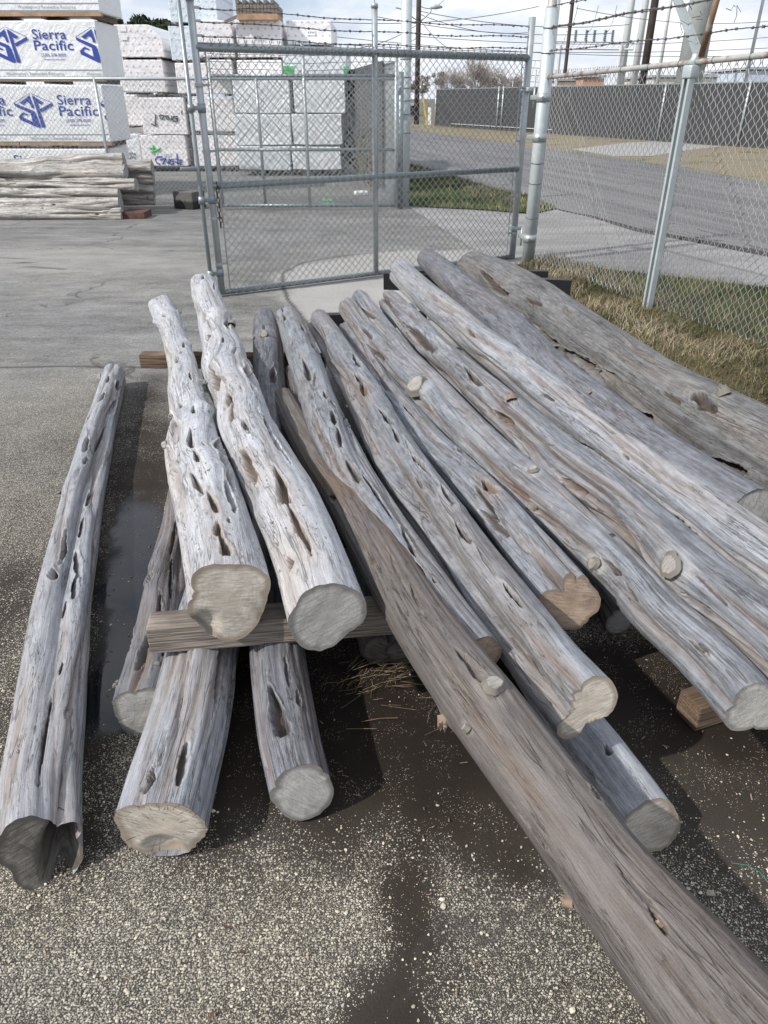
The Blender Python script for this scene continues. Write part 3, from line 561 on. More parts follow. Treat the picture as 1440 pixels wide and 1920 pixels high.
        hgt = {'sawn': 0.35, 'stub': 0.95, 'flat': 0.12, 'frayed': 0.9}[sty]*rm; V = []; rads = []
        prof = [(-0.6, 1.35), (0.0, 1.18), (0.6, 1.02), (0.94, 0.98), (1.0, 0.92), (1.0, 0.6), (1.0, 0.25), (0.99, 0.02)]
        wob2 = 1+0.10*np.sin(2*an+rg.uniform(0, 6))+0.07*np.sin(3*an+rg.uniform(0, 6))+0.05*np.sin(7*an+rg.uniform(0, 6))
        for (hz, rq) in prof:
            hj = hz*hgt*(1+(0.55*rg.standard_normal(nn)*(hz > 0.5) if sty == 'frayed' else 0.10*np.sin(an+1)*(hz > 0.5)))
            V.append(p+np.outer(hj, d)+(rm*rq*wob2)[:, None]*(np.cos(an)[:, None]*a+np.sin(an)[:, None]*bb)); rads.append(np.full(nn, min(1, rq)))
        V = np.concatenate(V); Fa = np.concatenate([np.stack((q*nn+np.arange(nn), q*nn+(np.arange(nn)+1) % nn, (q+1)*nn+(np.arange(nn)+1) % nn, (q+1)*nn+np.arange(nn)), 1) for q in range(len(prof)-1)])
        mk = fast_mesh('branch_stub', V, Fa, CUT['brown' if sty == 'frayed' and mat in ('brown', 'grey') else ('grey' if mat == 'bright' else 'knot')])
        set_attr(mk, 'rad', np.concatenate(rads)); ul = mk.uv_layers.new(name='UVMap'); lc = np.empty(len(mk.loops), np.int32); mk.loops.foreach_get('vertex_index', lc)
        uvc = np.stack(((V-p)@a+seed, (V-p)@bb), -1); ul.data.foreach_set('uv', uvc[lc].astype(np.float32).ravel()); link('branch_stub', mk, o)
    LOGS[name] = o
    return o
def px_log(st, zf, zn, label, mat='grey', cut='grey', name='cedar_log', group='weathered cedar logs of the foreground pile', zmid=None, onground=False, **k):
    zg = np.full(len(st), (zf+zn)/2.0)
    for _ in range(4):
        pt = np.array([P(u, v, z) for (u, v, w), z in zip(st, zg)]); L = np.r_[0, np.cumsum(np.linalg.norm(np.diff(pt, axis=0), axis=1))]; fr = L/L[-1]
        rad = np.array([w/2*depth(p)/F for (u, v, w), p in zip(st, pt)])
        if onground: zg = rad*0.93
        elif zmid: zg = np.interp(fr, [0, zmid[0], 1], [zf, zmid[1], zn])
        else: zg = zf+(zn-zf)*fr
    pt = np.array([P(u, v, z) for (u, v, w), z in zip(st, zg)]); rad = np.array([w/2*depth(p)/F for (u, v, w), p in zip(st, pt)])
    return tag(make_log(name, pt, rad, mat, cut, **k), label, 'log', group)
# left log on the ground
px_log([(216, 703, 42), (200, 765, 50), (178, 833, 60), (144, 1000, 82), (117, 1136, 100), (95, 1307, 124), (77, 1470, 142), (74, 1598, 152)], 0, 0,
  'grey fluted log lying alone on the asphalt left of the pile', 'ground', 'dirt', onground=True, seed=11, nth=190,
  lobes=[(-0.80, 0.42, 0.58), (0.70, 0.42, 0.56), (2.6, 0.3, 0.66)], capdent=(0.42, -0.1, 0.36, 0.75, 0.16), nflute=7, flute=0.16, groove=1.7, floor=0.3, tilt=-0.25, lump=0.05, bumps=5, bump_h=0.08,
  pits=[(220, 702, 14, 5), (216, 743, 18, 8), (200, 733, 12, 6), (207, 780, 32, 11, 'p'), (182, 842, 52, 10, 's'), (157, 862, 36, 9, 's'), (165, 805, 22, 5), (154, 890, 20, 8),
        (167, 960, 26, 7), (112, 1047, 56, 14), (92, 1102, 32, 13), (139, 1085, 44, 12, 's'), (131, 1136, 54, 11, 's'), (150, 1012, 34, 10), (112, 1170, 34, 8), (107, 1290, 30, 8),
        (164, 961, 34, 7), (77, 1435, 150, 9, 's'), (149, 1294, 70, 6, 's'), (186, 770, 14, 6), (60, 1250, 40, 5, 'g'), (30, 1480, 120, 6, 's'), (122, 1370, 60, 5, 'g')],
  knots=[(190, 713, 5, 'stub'), (112, 925, 7, 'frayed')])
# two bleached logs on top of the timber
px_log([(303, 575, 44), (315, 600, 48), (331, 640, 46), (347, 713, 58), (357, 797, 82), (363, 850, 102), (383, 913, 122), (407, 1000, 136), (424, 1080, 150), (431, 1125, 158)], 0.37, 0.405,
  'bleached log full of pits, left one of two on the timber', 'bright', 'pale', seed=12, nth=200, lump=0.07, tilt=-0.10, groove=1.0, bumps=16, bump_h=0.16, nflute=5, flute=0.13,
  lobes=[(-0.9, 0.26, 0.72), (0.8, 0.32, 0.66), (2.8, 0.25, 0.74)], capdent=(-0.6, -0.55, 0.3, 0.35, 0.02),
  pits=[(342, 688, 12, 8, 'p'), (359, 736, 13, 6), (332, 740, 12, 7, 'p'), (386, 765, 18, 9), (338, 795, 20, 11), (338, 843, 36, 16, 'p'), (373, 870, 32, 12), (382, 907, 28, 15), (417, 863, 30, 11),
        (425, 913, 56, 12), (380, 958, 46, 13), (411, 999, 48, 11, 'b'), (421, 1049, 38, 12, 'b'), (436, 1082, 46, 15, 'b'), (431, 925, 76, 11), (355, 1035, 32, 10, 'p'), (438, 974, 50, 15),
        (441, 1030, 15, 6), (345, 956, 26, 10, 'p'), (318, 610, 12, 6), (350, 665, 10, 6), (334, 705, 10, 6), (398, 880, 12, 6), (347, 905, 22, 8, 'p'), (330, 880, 22, 9, 'p'), (365, 815, 12, 6)],
  knots=[(322, 862, 6, 'stub'), (376, 735, 6, 'stub'), (345, 585, 4, 'stub'), (330, 820, 5, 'frayed')])
px_log([(381, 532, 44), (387, 552, 52), (405, 613, 62), (414, 640, 70), (421, 680, 86), (430, 715, 92), (445, 755, 92), (460, 800, 106), (503, 880, 116), (537, 947, 128), (560, 1000, 128), (592, 1080, 138), (617, 1160, 150)], 0.45, 0.42,
  'bleached log with brown hollows, right one of two on the timber', 'bright', 'grey', seed=13, nth=200, lump=0.06, tilt=-0.08, bumps=12, bump_h=0.15, nflute=3, flute=0.08,
  lobes=[(-0.5, 0.2, 0.80), (1.2, 0.28, 0.68), (-2.2, 0.28, 0.72)],
  pits=[(386, 543, 13, 7), (407, 557, 10, 5), (433, 625, 16, 11), (383, 612, 20, 12, 'p'), (417, 750, 40, 20, 'b'), (440, 793, 32, 11, 'b'), (456, 817, 26, 9, 'b'), (487, 846, 28, 12), (527, 843, 76, 9, 's'),
        (547, 873, 60, 10, 's'), (480, 758, 22, 5), (481, 722, 34, 16), (494, 917, 72, 16, 'b'), (552, 963, 70, 15, 'b'), (578, 1039, 92, 15, 'b'), (392, 718, 12, 8), (418, 672, 14, 7), (400, 640, 26, 12, 'p'),
        (446, 690, 30, 10, 'p'), (520, 880, 16, 6, 'p'), (630, 1010, 8, 5), (560, 1105, 24, 12, 'b'), (540, 1060, 14, 6), (460, 770, 14, 6, 'p')],
  knots=[(438, 622, 6, 'stub'), (472, 690, 8, 'flat'), (392, 660, 5, 'stub')])
# lower row on the ground
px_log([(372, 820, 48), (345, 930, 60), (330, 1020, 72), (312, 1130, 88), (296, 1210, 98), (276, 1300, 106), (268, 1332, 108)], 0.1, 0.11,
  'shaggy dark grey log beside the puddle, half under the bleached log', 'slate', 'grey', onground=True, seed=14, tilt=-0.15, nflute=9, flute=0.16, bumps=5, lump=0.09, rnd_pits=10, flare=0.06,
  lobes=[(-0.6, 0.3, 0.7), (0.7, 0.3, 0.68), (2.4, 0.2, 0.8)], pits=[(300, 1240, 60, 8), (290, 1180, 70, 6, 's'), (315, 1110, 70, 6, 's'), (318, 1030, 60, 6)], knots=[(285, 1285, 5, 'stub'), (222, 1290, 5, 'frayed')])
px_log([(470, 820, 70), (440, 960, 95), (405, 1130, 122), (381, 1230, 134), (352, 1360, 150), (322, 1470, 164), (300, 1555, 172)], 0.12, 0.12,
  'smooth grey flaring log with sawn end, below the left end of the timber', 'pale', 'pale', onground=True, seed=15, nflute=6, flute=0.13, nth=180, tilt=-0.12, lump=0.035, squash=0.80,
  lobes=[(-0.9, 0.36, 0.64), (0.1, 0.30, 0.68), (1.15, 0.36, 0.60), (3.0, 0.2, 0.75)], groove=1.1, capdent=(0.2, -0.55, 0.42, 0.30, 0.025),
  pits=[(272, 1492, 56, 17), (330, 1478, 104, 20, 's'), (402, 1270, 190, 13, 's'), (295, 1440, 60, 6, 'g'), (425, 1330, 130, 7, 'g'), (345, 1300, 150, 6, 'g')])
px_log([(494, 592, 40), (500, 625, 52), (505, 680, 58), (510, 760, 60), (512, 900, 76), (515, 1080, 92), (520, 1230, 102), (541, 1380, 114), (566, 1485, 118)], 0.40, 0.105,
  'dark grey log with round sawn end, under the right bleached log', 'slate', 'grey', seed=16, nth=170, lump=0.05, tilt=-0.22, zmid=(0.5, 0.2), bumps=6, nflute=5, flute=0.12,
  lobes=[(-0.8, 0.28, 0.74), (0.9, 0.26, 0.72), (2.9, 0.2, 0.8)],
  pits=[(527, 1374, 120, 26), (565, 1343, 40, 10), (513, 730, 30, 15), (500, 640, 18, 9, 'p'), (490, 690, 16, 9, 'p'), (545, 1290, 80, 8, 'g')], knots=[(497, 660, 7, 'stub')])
# big brown log reaching past the camera
px_log([(528, 745, 44), (575, 830, 60), (640, 920, 82), (700, 1012, 96), (787, 1166, 112), (850, 1250, 128), (912, 1332, 142), (1035, 1500, 152), (1148, 1652, 172), (1283, 1815, 222), (1420, 1980, 262), (1560, 2150, 300)], 0.30, 0.14,
  'long smooth brown log slanting across the pile towards the camera', 'brown', 'grey', seed=17, nth=200, lump=0.022, crook=0.03, nflute=4, flute=0.025, zmid=(0.68, 0.40),
  lobes=[(-0.6, 0.14, 0.86), (0.9, 0.16, 0.84), (2.9, 0.12, 0.88)], groove=0.7,
  pits=[(642, 962, 12, 9), (713, 1080, 18, 9), (672, 998, 18, 5, 'p'), (1237, 1727, 60, 9), (1120, 1500, 40, 8), (800, 1150, 60, 8, 'g'), (905, 1275, 90, 20, 'g'), (1190, 1660, 130, 8, 'g'), (1290, 1850, 160, 9, 'g'),
        (1010, 1560, 120, 6, 'g'), (1100, 1450, 100, 5, 'g'), (760, 1090, 40, 5, 'p')],
  knots=[(938, 1310, 17, 'sawn'), (1119, 1500, 8, 'frayed'), (1240, 1728, 6, 'frayed'), (896, 1378, 7, 'stub'), (1064, 1692, 10, 'frayed'), (838, 1352, 10, 'frayed')])
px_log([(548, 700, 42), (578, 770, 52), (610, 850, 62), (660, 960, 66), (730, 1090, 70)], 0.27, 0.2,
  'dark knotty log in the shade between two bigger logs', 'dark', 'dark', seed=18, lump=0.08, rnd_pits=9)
# row of silver logs
px_log([(537, 590, 42), (553, 630, 54), (572, 680, 62), (595, 747, 64), (622, 813, 74), (655, 880, 76), (722, 985, 78), (775, 1060, 80), (840, 1150, 82), (902, 1228, 80)], 0.44, 0.365,
  'silver log dotted with small pits along the right side of the brown log', 'grey', 'brown', seed=19, nflute=7, flute=0.2, bumps=9, bump_h=0.09, nth=170, lump=0.05,
  lobes=[(-0.7, 0.24, 0.74), (0.8, 0.28, 0.70), (2.8, 0.2, 0.8)],
  pits=[(538, 592, 18, 9), (542, 618, 16, 8), (575, 643, 14, 7), (595, 673, 16, 10), (577, 698, 18, 10, 'p'), (585, 725, 34, 10), (620, 773, 18, 8), (633, 788, 20, 7), (638, 815, 24, 12), (657, 798, 18, 11),
        (650, 850, 34, 12), (681, 914, 52, 10), (722, 953, 96, 9, 's'), (781, 1033, 56, 10, 's'), (808, 1090, 40, 7, 's'), (600, 740, 24, 7, 'p'), (560, 665, 14, 8, 'p'), (832, 1108, 12, 4)],
  knots=[])
px_log([(594, 598, 42), (610, 622, 48), (630, 655, 54), (664, 713, 64), (705, 788, 76), (768, 897, 94), (815, 960, 100), (880, 1054, 108), (958, 1158, 120), (1034, 1258, 130), (1106, 1338, 142)], 0.42, 0.33,
  'silver log whose pale sawn end shows two fused round stems', 'grey', 'pale', seed=20, tilt=-0.4, nflute=8, flute=0.26, bumps=7, bump_h=0.09, nth=190, lump=0.04,
  lobes=[(-1.30, 0.62, 0.40), (0.85, 0.36, 0.62)], groove=1.7, floor=0.16,
  pits=[(680, 700, 34, 10), (697, 760, 40, 12, 'b'), (713, 833, 30, 10, 'p'), (737, 817, 38, 10), (757, 850, 32, 8), (803, 901, 50, 11), (803, 935, 42, 9), (852, 956, 50, 13), (885, 1029, 46, 10),
        (980, 1144, 76, 10, 's'), (1052, 1290, 120, 14, 'p'), (625, 640, 30, 12, 'p'), (780, 870, 40, 6, 'p'), (930, 1080, 90, 7, 'g'), (870, 1080, 40, 6, 'p'), (690, 742, 20, 9)],
  knots=[(845, 950, 5, 'frayed')])
px_log([(648, 622, 34), (690, 678, 44), (726, 732, 52), (770, 790, 60), (806, 838, 66), (850, 880, 74), (935, 968, 86), (1010, 1054, 94), (1072, 1128, 100)], 0.36, 0.33,
  'silver log with a brown lobed sawn end, second from the brown log', 'grey', 'brown', seed=21, tilt=-0.35, nflute=7, flute=0.27, nth=170, lump=0.045, groove=1.6,
  lobes=[(-0.8, 0.38, 0.58), (0.6, 0.40, 0.56), (2.3, 0.42, 0.52), (-2.5, 0.40, 0.55)],
  pits=[(780, 782, 36, 9), (874, 855, 26, 13, 'p'), (933, 935, 40, 15, 'b'), (932, 970, 76, 12, 's'), (946, 1005, 76, 10), (1032, 1074, 90, 7, 'p'), (735, 735, 30, 7), (850, 900, 50, 7, 'g')], knots=[(873, 855, 6, 'frayed')])
px_log([(650, 574, 36), (668, 600, 40), (706, 650, 46), (758, 706, 54), (808, 752, 64), (850, 800, 70), (902, 850, 74), (962, 904, 78), (1056, 972, 84), (1120, 1031, 92), (1173, 1083, 92), (1233, 1150, 98), (1304, 1210, 104), (1370, 1280, 110), (1416, 1336, 114)], 0.44, 0.26,
  'long silver log with pale sawn knots, third from the brown log', 'grey', 'grey', seed=22, tilt=-0.25, nflute=9, flute=0.28, bumps=8, bump_h=0.09, nth=180, lump=0.05, groove=1.5,
  lobes=[(-0.9, 0.36, 0.62), (0.5, 0.30, 0.68), (2.2, 0.3, 0.66)],
  pits=[(676, 626, 28, 8, 'p'), (715, 674, 50, 8), (770, 700, 40, 9, 'p'), (902, 831, 80, 10, 'p'), (835, 795, 60, 10, 'p'), (1163, 1080, 46, 12), (1200, 1130, 50, 8), (980, 925, 60, 9, 'b'), (1110, 1000, 120, 7, 'g'),
        (1300, 1200, 140, 8, 'g'), (1330, 1235, 70, 9), (700, 640, 30, 7), (930, 880, 50, 6, 'g')],
  knots=[(803, 752, 17, 'sawn'), (1009, 964, 9, 'sawn'), (1132, 1076, 12, 'sawn'), (1350, 1251, 9, 'sawn')])
px_log([(674, 557, 30), (714, 612, 38), (758, 668, 42), (806, 716, 46), (850, 764, 48), (905, 820, 50), (962, 872, 54), (1014, 908, 52), (1072, 958, 46), (1140, 1016, 36)], 0.46, 0.34,
  'slender silver stem nestled along the log with sawn knots', 'grey', 'grey', seed=23, nflute=4, flute=0.14, bumps=3, lump=0.06,
  pits=[(700, 600, 34, 10), (742, 655, 44, 9, 'p'), (772, 690, 34, 9), (900, 815, 40, 7, 'g')], knots=[(1014, 893, 9, 'sawn')])
px_log([(727, 562, 42), (780, 618, 54), (829, 670, 58), (880, 713, 64), (938, 762, 72), (990, 808, 80), (1080, 884, 92), (1158, 944, 98), (1213, 992, 102), (1257, 1033, 108), (1315, 1084, 112), (1372, 1132, 116), (1440, 1190, 124), (1520, 1260, 130)], 0.42, 0.32,
  'silver log with long hollows and a broad pale knot, fourth from the brown log', 'grey', 'grey', seed=24, nflute=10, flute=0.30, bumps=8, bump_h=0.09, nth=190, lump=0.055, groove=1.6,
  lobes=[(-1.0, 0.42, 0.56), (0.4, 0.34, 0.64), (1.9, 0.3, 0.62), (-2.6, 0.3, 0.6)],
  pits=[(774, 640, 60, 13, 'p'), (806, 650, 70, 13), (735, 574, 34, 12), (850, 664, 50, 11, 'p'), (912, 726, 50, 11), (965, 802, 50, 18, 'b'), (1030, 848, 84, 11, 'p'), (1360, 1123, 76, 10), (1260, 1010, 50, 7, 'p'),
        (1000, 860, 60, 9, 'p'), (1090, 930, 70, 8, 'b'), (1200, 1010, 90, 8, 'g'), (1330, 1150, 100, 10, 'g'), (1230, 1060, 60, 9, 'p')],
  knots=[(976, 760, 8, 'frayed'), (1292, 1080, 20, 'flat')])
px_log([(748, 508, 46), (794, 552, 52), (840, 590, 55), (888, 632, 60), (940, 670, 66), (990, 708, 72), (1042, 752, 80), (1120, 812, 90), (1185, 862, 95), (1250, 913, 100), (1310, 958, 105), (1375, 1007, 112), (1440, 1052, 118), (1530, 1115, 126)], 0.47, 0.39,
  'smooth pale silver log, fifth from the brown log and lightest of that row', 'pale', 'grey', seed=25, nflute=7, flute=0.17, bumps=4, bump_h=0.05, nth=180, lump=0.03, groove=1.1,
  lobes=[(-1.5, 0.34, 0.60), (0.4, 0.2, 0.78), (2.5, 0.2, 0.76)],
  pits=[(899, 640, 22, 7), (1051, 765, 26, 8), (1000, 695, 40, 5, 'p'), (1200, 877, 20, 6), (1000, 700, 34, 4, 'p'), (1290, 925, 60, 6, 'p'), (1270, 985, 90, 9, 'g'), (940, 690, 80, 7, 'g'), (1110, 850, 100, 7, 'g')], knots=[])
px_log([(800, 484, 38), (850, 528, 52), (905, 578, 62), (960, 622, 68), (1020, 688, 76), (1085, 741, 82), (1150, 793, 86), (1220, 842, 90), (1290, 888, 94), (1360, 932, 97), (1412, 962, 100)], 0.50, 0.44,
  'slate blue smooth log with round end beside the big dull log', 'slate', 'grey', seed=26, tilt=-0.2, nflute=2, flute=0.03, nth=160, lump=0.022, groove=0.8,
  lobes=[(-0.6, 0.12, 0.88), (1.4, 0.12, 0.88)], pits=[(1128, 748, 20, 9, 'p'), (920, 590, 30, 5, 'g'), (932, 605, 16, 8, 'p')], knots=[(1130, 748, 5, 'frayed')])
px_log([(884, 499, 60), (915, 520, 76), (960, 548, 94), (1047, 609, 108), (1120, 660, 112), (1207, 718, 118), (1277, 763, 130), (1360, 808, 144), (1420, 842, 158), (1500, 890, 172), (1600, 952, 192), (1740, 1038, 214)], 0.52, 0.46,
  'huge dull grey log with deep hollows next to the fence verge', 'dull', 'grey', seed=27, nflute=4, flute=0.05, bumps=6, bump_h=0.05, nth=220, lump=0.045, groove=1.0,
  lobes=[(-1.1, 0.30, 0.70), (0.5, 0.2, 0.80), (2.2, 0.2, 0.74)],
  pits=[(958, 552, 60, 15, 'n'), (1033, 593, 50, 10), (1097, 608, 30, 10, 'p'), (1085, 684, 120, 12, 'g'), (1130, 712, 70, 14), (1180, 727, 40, 10, 'p'), (1223, 750, 46, 11, 'p'), (1302, 768, 46, 11), (1366, 784, 56, 24, 's'),
        (1247, 797, 50, 11), (1420, 895, 80, 16), (1000, 560, 26, 5, 'g'), (1200, 660, 120, 6, 'g'), (1330, 850, 80, 9, 'g'), (1050, 650, 70, 8)], knots=[(1388, 770, 9, 'frayed')])
# lower short log and dark ends under the pile
px_log([(960, 1190, 78), (1060, 1335, 94), (1130, 1428, 106), (1180, 1495, 112), (1222, 1552, 114)], 0.1, 0.1,
  'short grey squared log end on the ground under the two stem log', 'pale', 'pale', onground=True, seed=28, tilt=-0.3, lump=0.05, groove=1.4, lobes=[(-0.5, 0.30, 0.70), (0.9, 0.42, 0.62), (2.6, 0.2, 0.8)], pits=[(1165, 1440, 20, 5), (1120, 1460, 60, 5, 'g')])
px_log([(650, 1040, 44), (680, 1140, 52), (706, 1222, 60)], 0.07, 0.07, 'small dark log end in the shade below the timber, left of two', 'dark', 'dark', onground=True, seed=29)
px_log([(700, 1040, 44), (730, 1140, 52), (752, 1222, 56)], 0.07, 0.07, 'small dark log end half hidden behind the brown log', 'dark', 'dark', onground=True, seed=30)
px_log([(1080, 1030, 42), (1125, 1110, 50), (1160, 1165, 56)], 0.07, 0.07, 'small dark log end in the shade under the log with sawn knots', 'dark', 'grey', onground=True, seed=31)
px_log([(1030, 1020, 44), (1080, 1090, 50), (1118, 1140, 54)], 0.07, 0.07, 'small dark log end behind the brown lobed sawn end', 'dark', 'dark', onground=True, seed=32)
# ------------------------------------------------------------------ timbers and steel bunk
def beam(name, a, bq, w, h, mat, label, cat, bev=0.006, group=None):
    a = np.array(a, float); bq = np.array(bq, float); d = bq-a; L = np.linalg.norm(d); x = d/L
    z = np.array((0, 0, 1.)); y = np.cross(z, x); y /= np.linalg.norm(y); z = np.cross(x, y)
    mb = MB().box((0, 0, 0), (L, w, h), None, bev); me_o = mb.build(name, mat)
    me_o.matrix_world = Matrix((( *map(float, (x[0], y[0], z[0])), float((a+bq)[0]/2)), (*map(float, (x[1], y[1], z[1])), float((a+bq)[1]/2)), (*map(float, (x[2], y[2], z[2])), float((a+bq)[2]/2)), (0, 0, 0, 1)))
    return tag(me_o, label, cat, group)
a = P(278, 1227, 0.205); bq = P(742, 1190, 0.205); up = np.array((0, 0.045, 0.046))
beam('timber', a+up, bq+up, 0.09, 0.092, M['timber'], 'weathered square timber lying across the lower logs at the front', 'timber')
a = P(264, 690, 0.20); bq = P(610, 694, 0.20); up = np.array((0, 0.045, 0.04))
beam('timber', a+up, bq+up, 0.09, 0.085, M['timber_brown'], 'brown square timber under the far ends of the bleached logs', 'timber')
a = P(1292, 1372, 0.0); bq = P(1520, 1300, 0.0); up = np.array((0, 0.04, 0.047))
beam('timber', a+up, bq+up, 0.09, 0.09, M['timber_brown'], 'dark brown square timber on the ground at the right under the logs', 'timber')
def channel(name, a, bq, label, h=0.12, w=0.06):
    a = np.array(a, float); bq = np.array(bq, float); d = bq-a; L = np.linalg.norm(d); x = d/L; y = np.array((-x[1], x[0], 0)); c = (a+bq)/2
    mb = MB(); mb.box(c, (L, 0.008, h), [x, y, (0, 0, 1)]); mb.box(c+np.array((0, 0, h/2-0.004))+y*0.034, (L-0.002, w, 0.008), [x, y, (0, 0, 1)]); mb.box(c-np.array((0, 0, h/2-0.004))+y*0.034, (L-0.002, w, 0.008), [x, y, (0, 0, 1)])
    return tag(mb.build(name, M['black']), label, 'steel channel', 'black steel channels under the logs')
channel('steel_channel', Q(719, 528, 6.0), Q(1070, 541, 6.0)-np.array((0, 0, 0.0)), 'black steel channel with its end showing beside the dry grass, nearer one', 0.13)
channel('steel_channel', Q(735, 521, 6.35), Q(1027, 522, 6.35), 'black steel channel poking out behind the nearer one', 0.12)
channel('steel_channel', P(600, 604, 0.27), P(800, 600, 0.27), 'short black steel channel under the far tips of the silver logs', 0.10)

# ------------------------------------------------------------------ chain link, gates, fences
def mesh_wires(mb, o, d, L, z0, z1, p=0.0375, r=0.0026, sides=3, sag=0.0, twist_top=True):
    o = np.array(o, float); d = np.array(d, float); d /= np.linalg.norm(d); nrm = np.array((-d[1], d[0], 0)); nw = int(L/p); nk = int((z1-z0)/p)
    kk = np.arange(nk+1)
    for j in range(nw):
        xx = j*p+np.where((kk+j) % 2 == 0, 0.06*p, 0.94*p); off = np.where((kk+j) % 2 == 0, r*0.9, -r*0.9)
        zk = z0+kk*p; jx = RNG.normal(0, 0.0012, nk+1); bow = sag*np.sin(xx*1.7+zk*0.9)*np.sin(zk/2)
        pts = o[None]+xx[:, None]*d+np.outer(jx*0, d)+np.outer(off+bow, nrm)+np.outer(zk+jx, (0, 0, 1))
        if twist_top:
            pts = np.r_[pts, [pts[-1]+d*(0.3*p if (nk+j) % 2 == 0 else -0.3*p)+np.array((0, 0, 0.035))]]
        mb.tube(pts, r, sides, cap=False)
def barbed(mb, a, bq, sag=0.03, r=0.0032, gap=0.125, wob=0.006):
    a = np.array(a, float); bq = np.array(bq, float); L = np.linalg.norm(bq-a); n = max(8, int(L/0.05)); tt = np.linspace(0, 1, n)
    base = a+np.outer(tt, bq-a); base[:, 2] -= sag*4*tt*(1-tt); base += RNG.normal(0, wob*0.25, base.shape)+np.outer(wob*np.sin(tt*L*5+a[0]), (0, 0, 1))
    tw = tt*L*2*math.pi/0.09; e = np.stack((0*tw, np.cos(tw), np.sin(tw)), 1)*0.0022
    mb.tube(base+e, r, 4, cap=False); mb.tube(base-e, r, 4, cap=False)
    for k in np.arange(0.06, L, gap):
        c = base[min(n-1, int(k/L*(n-1)))]
        for _ in range(2):
            q = RNG.normal(0, 1, 3); q /= np.linalg.norm(q); mb.tube([c-q*0.014, c+q*0.014], r*0.8, 4)
        mb.tube([c-(bq-a)/L*0.008, c+(bq-a)/L*0.008], r*2.6, 5)
def pipe(mb, a, bq, r, sides=14, cap=True): mb.tube([a, (np.array(a)+np.array(bq))/2, bq], r, sides, cap)
def clamp(mb, c, r, h, d): mb.tube([np.array(c)-(0, 0, h/2), np.array(c)+(0, 0, h/2)], r, 14); mb.box(np.array(c)+np.array(d)*(r+0.018), (0.05, 0.012, h*0.9), [d, (-d[1], d[0], 0), (0, 0, 1)])
# near gate leaf
GL = np.array((-1.56, 7.02, 0)); GR = np.array((1.515, 8.84, 0)); gd = (GR-GL)/np.linalg.norm(GR-GL); GLn = np.linalg.norm(GR-GL); gn = np.array((-gd[1], gd[0], 0))
gate = tag(empty('chain_link_gate', tuple(GL)), 'large galvanised pipe gate with chain link and barbed wire behind the logs', 'gate')
gt = 2.02; z_ = lambda z: np.array((0, 0, z))
px_mid = None
for tt in np.linspace(0.3, 0.7, 400):
    if prj(GL+gd*GLn*tt+z_(1))[0] < 704: px_mid = tt
GM = GL+gd*GLn*px_mid
mb = MB(); pipe(mb, GL+z_(0.02), GL+z_(2.33), 0.031); mb.tube([GL+z_(2.33), GL+z_(2.35), GL+z_(2.36)], [0.034, 0.034, 0.02], 14); mb.build('upright', M['galv'], gate, True)
mb = MB(); pipe(mb, GR+z_(0.0), GR+z_(2.37), 0.036); mb.build('upright', M['galv'], gate, True)
mb = MB(); pipe(mb, GM+z_(0.03), GM+z_(2.36), 0.028); mb.tube([GM+z_(2.36), GM+z_(2.39), GM+z_(2.4)], [0.033, 0.033, 0.02], 12); mb.tube([GM+z_(2.4), GM+z_(2.45)], 0.004, 5); mb.build('upright', M['galv'], gate, True)
for zz_, rr in ((gt, 0.034), (0.97, 0.029), (0.035, 0.024)):
    mb = MB()
    for k in np.arange(0.0, GLn, 1.0): pass
    pipe(mb, GL+z_(zz_), GR+z_(zz_), rr)
    for q in (GL+gd*0.045, GR-gd*0.045, GM-gd*0.04, GM+gd*0.04): pass
    rail = mb.build('rail', M['galv_dark'], gate, True)
    for k in np.linspace(0.25, GLn-0.2, 9):
        mt = MB(); c = GL+gd*k+z_(zz_); an = np.linspace(0, 2*math.pi, 11); mt.tube([c+gd*0.012*math.sin(x*0.5)+(gn*math.cos(x)+z_(1)*math.sin(x))*(rr+0.002) for x in an], 0.0028, 4, False)
        mt.build('wire_tie', M['wire'], rail)
mb = MB(); mesh_wires(mb, GL+gd*0.06-gn*0.034, gd, GLn-0.12, 0.02, 2.07, r=0.0041, sag=0.004); mb.build('mesh', M['wire'], gate, True)
for zz_ in (2.10, 2.20, 2.29):
    mb = MB(); barbed(mb, GL+z_(zz_)+gd*0.03, GR+z_(zz_)-gd*0.03, 0.02); mb.build('barbed_wire', M['barb'], gate)
    for e, s_ in ((GL, 1), (GR, -1)): mb = MB(); mb.box(e+gd*0.05*s_+z_(zz_), (0.05, 0.014, 0.018), [gd, gn, (0, 0, 1)], 0.003); mb.build('wire_bracket', M['galv'], gate)
mb = MB(); dr = GL-gd*0.10-gn*0.02; mb.tube([dr+z_(0.0), dr+z_(1.0), dr+z_(2.6)], 0.0185, 12)
for zz_ in (0.22, 0.86, 1.58): mb.tube([dr+z_(zz_-0.03), dr+z_(zz_+0.03)], 0.03, 12); mb.box(dr+gd*0.05+z_(zz_), (0.1, 0.02, 0.035), [gd, gn, (0, 0, 1)], 0.003); mb.tube([GL+z_(zz_-0.035), GL+z_(zz_+0.035)], 0.036, 14)
mb.box(dr-gd*0.075+z_(1.12), (0.16, 0.03, 0.028), [gd, gn, (0, 0, 1)], 0.005)
mb.build('drop_rod', M['galv_dark'], gate, True)
mb = MB()
for k in range(9):
    c = GL+gd*0.05-gn*0.03+z_(0.98-k*0.042)+gd*0.006*math.sin(k*2); an = np.linspace(0, 2*math.pi, 9); ax1, ax2 = (gd if k % 2 else gn), z_(1)
    mb.tube([c+ax1*0.013*math.cos(x)+ax2*0.026*math.sin(x) for x in an], 0.0045, 5, False)
mb.build('chain', M['rustdark'], gate, True)
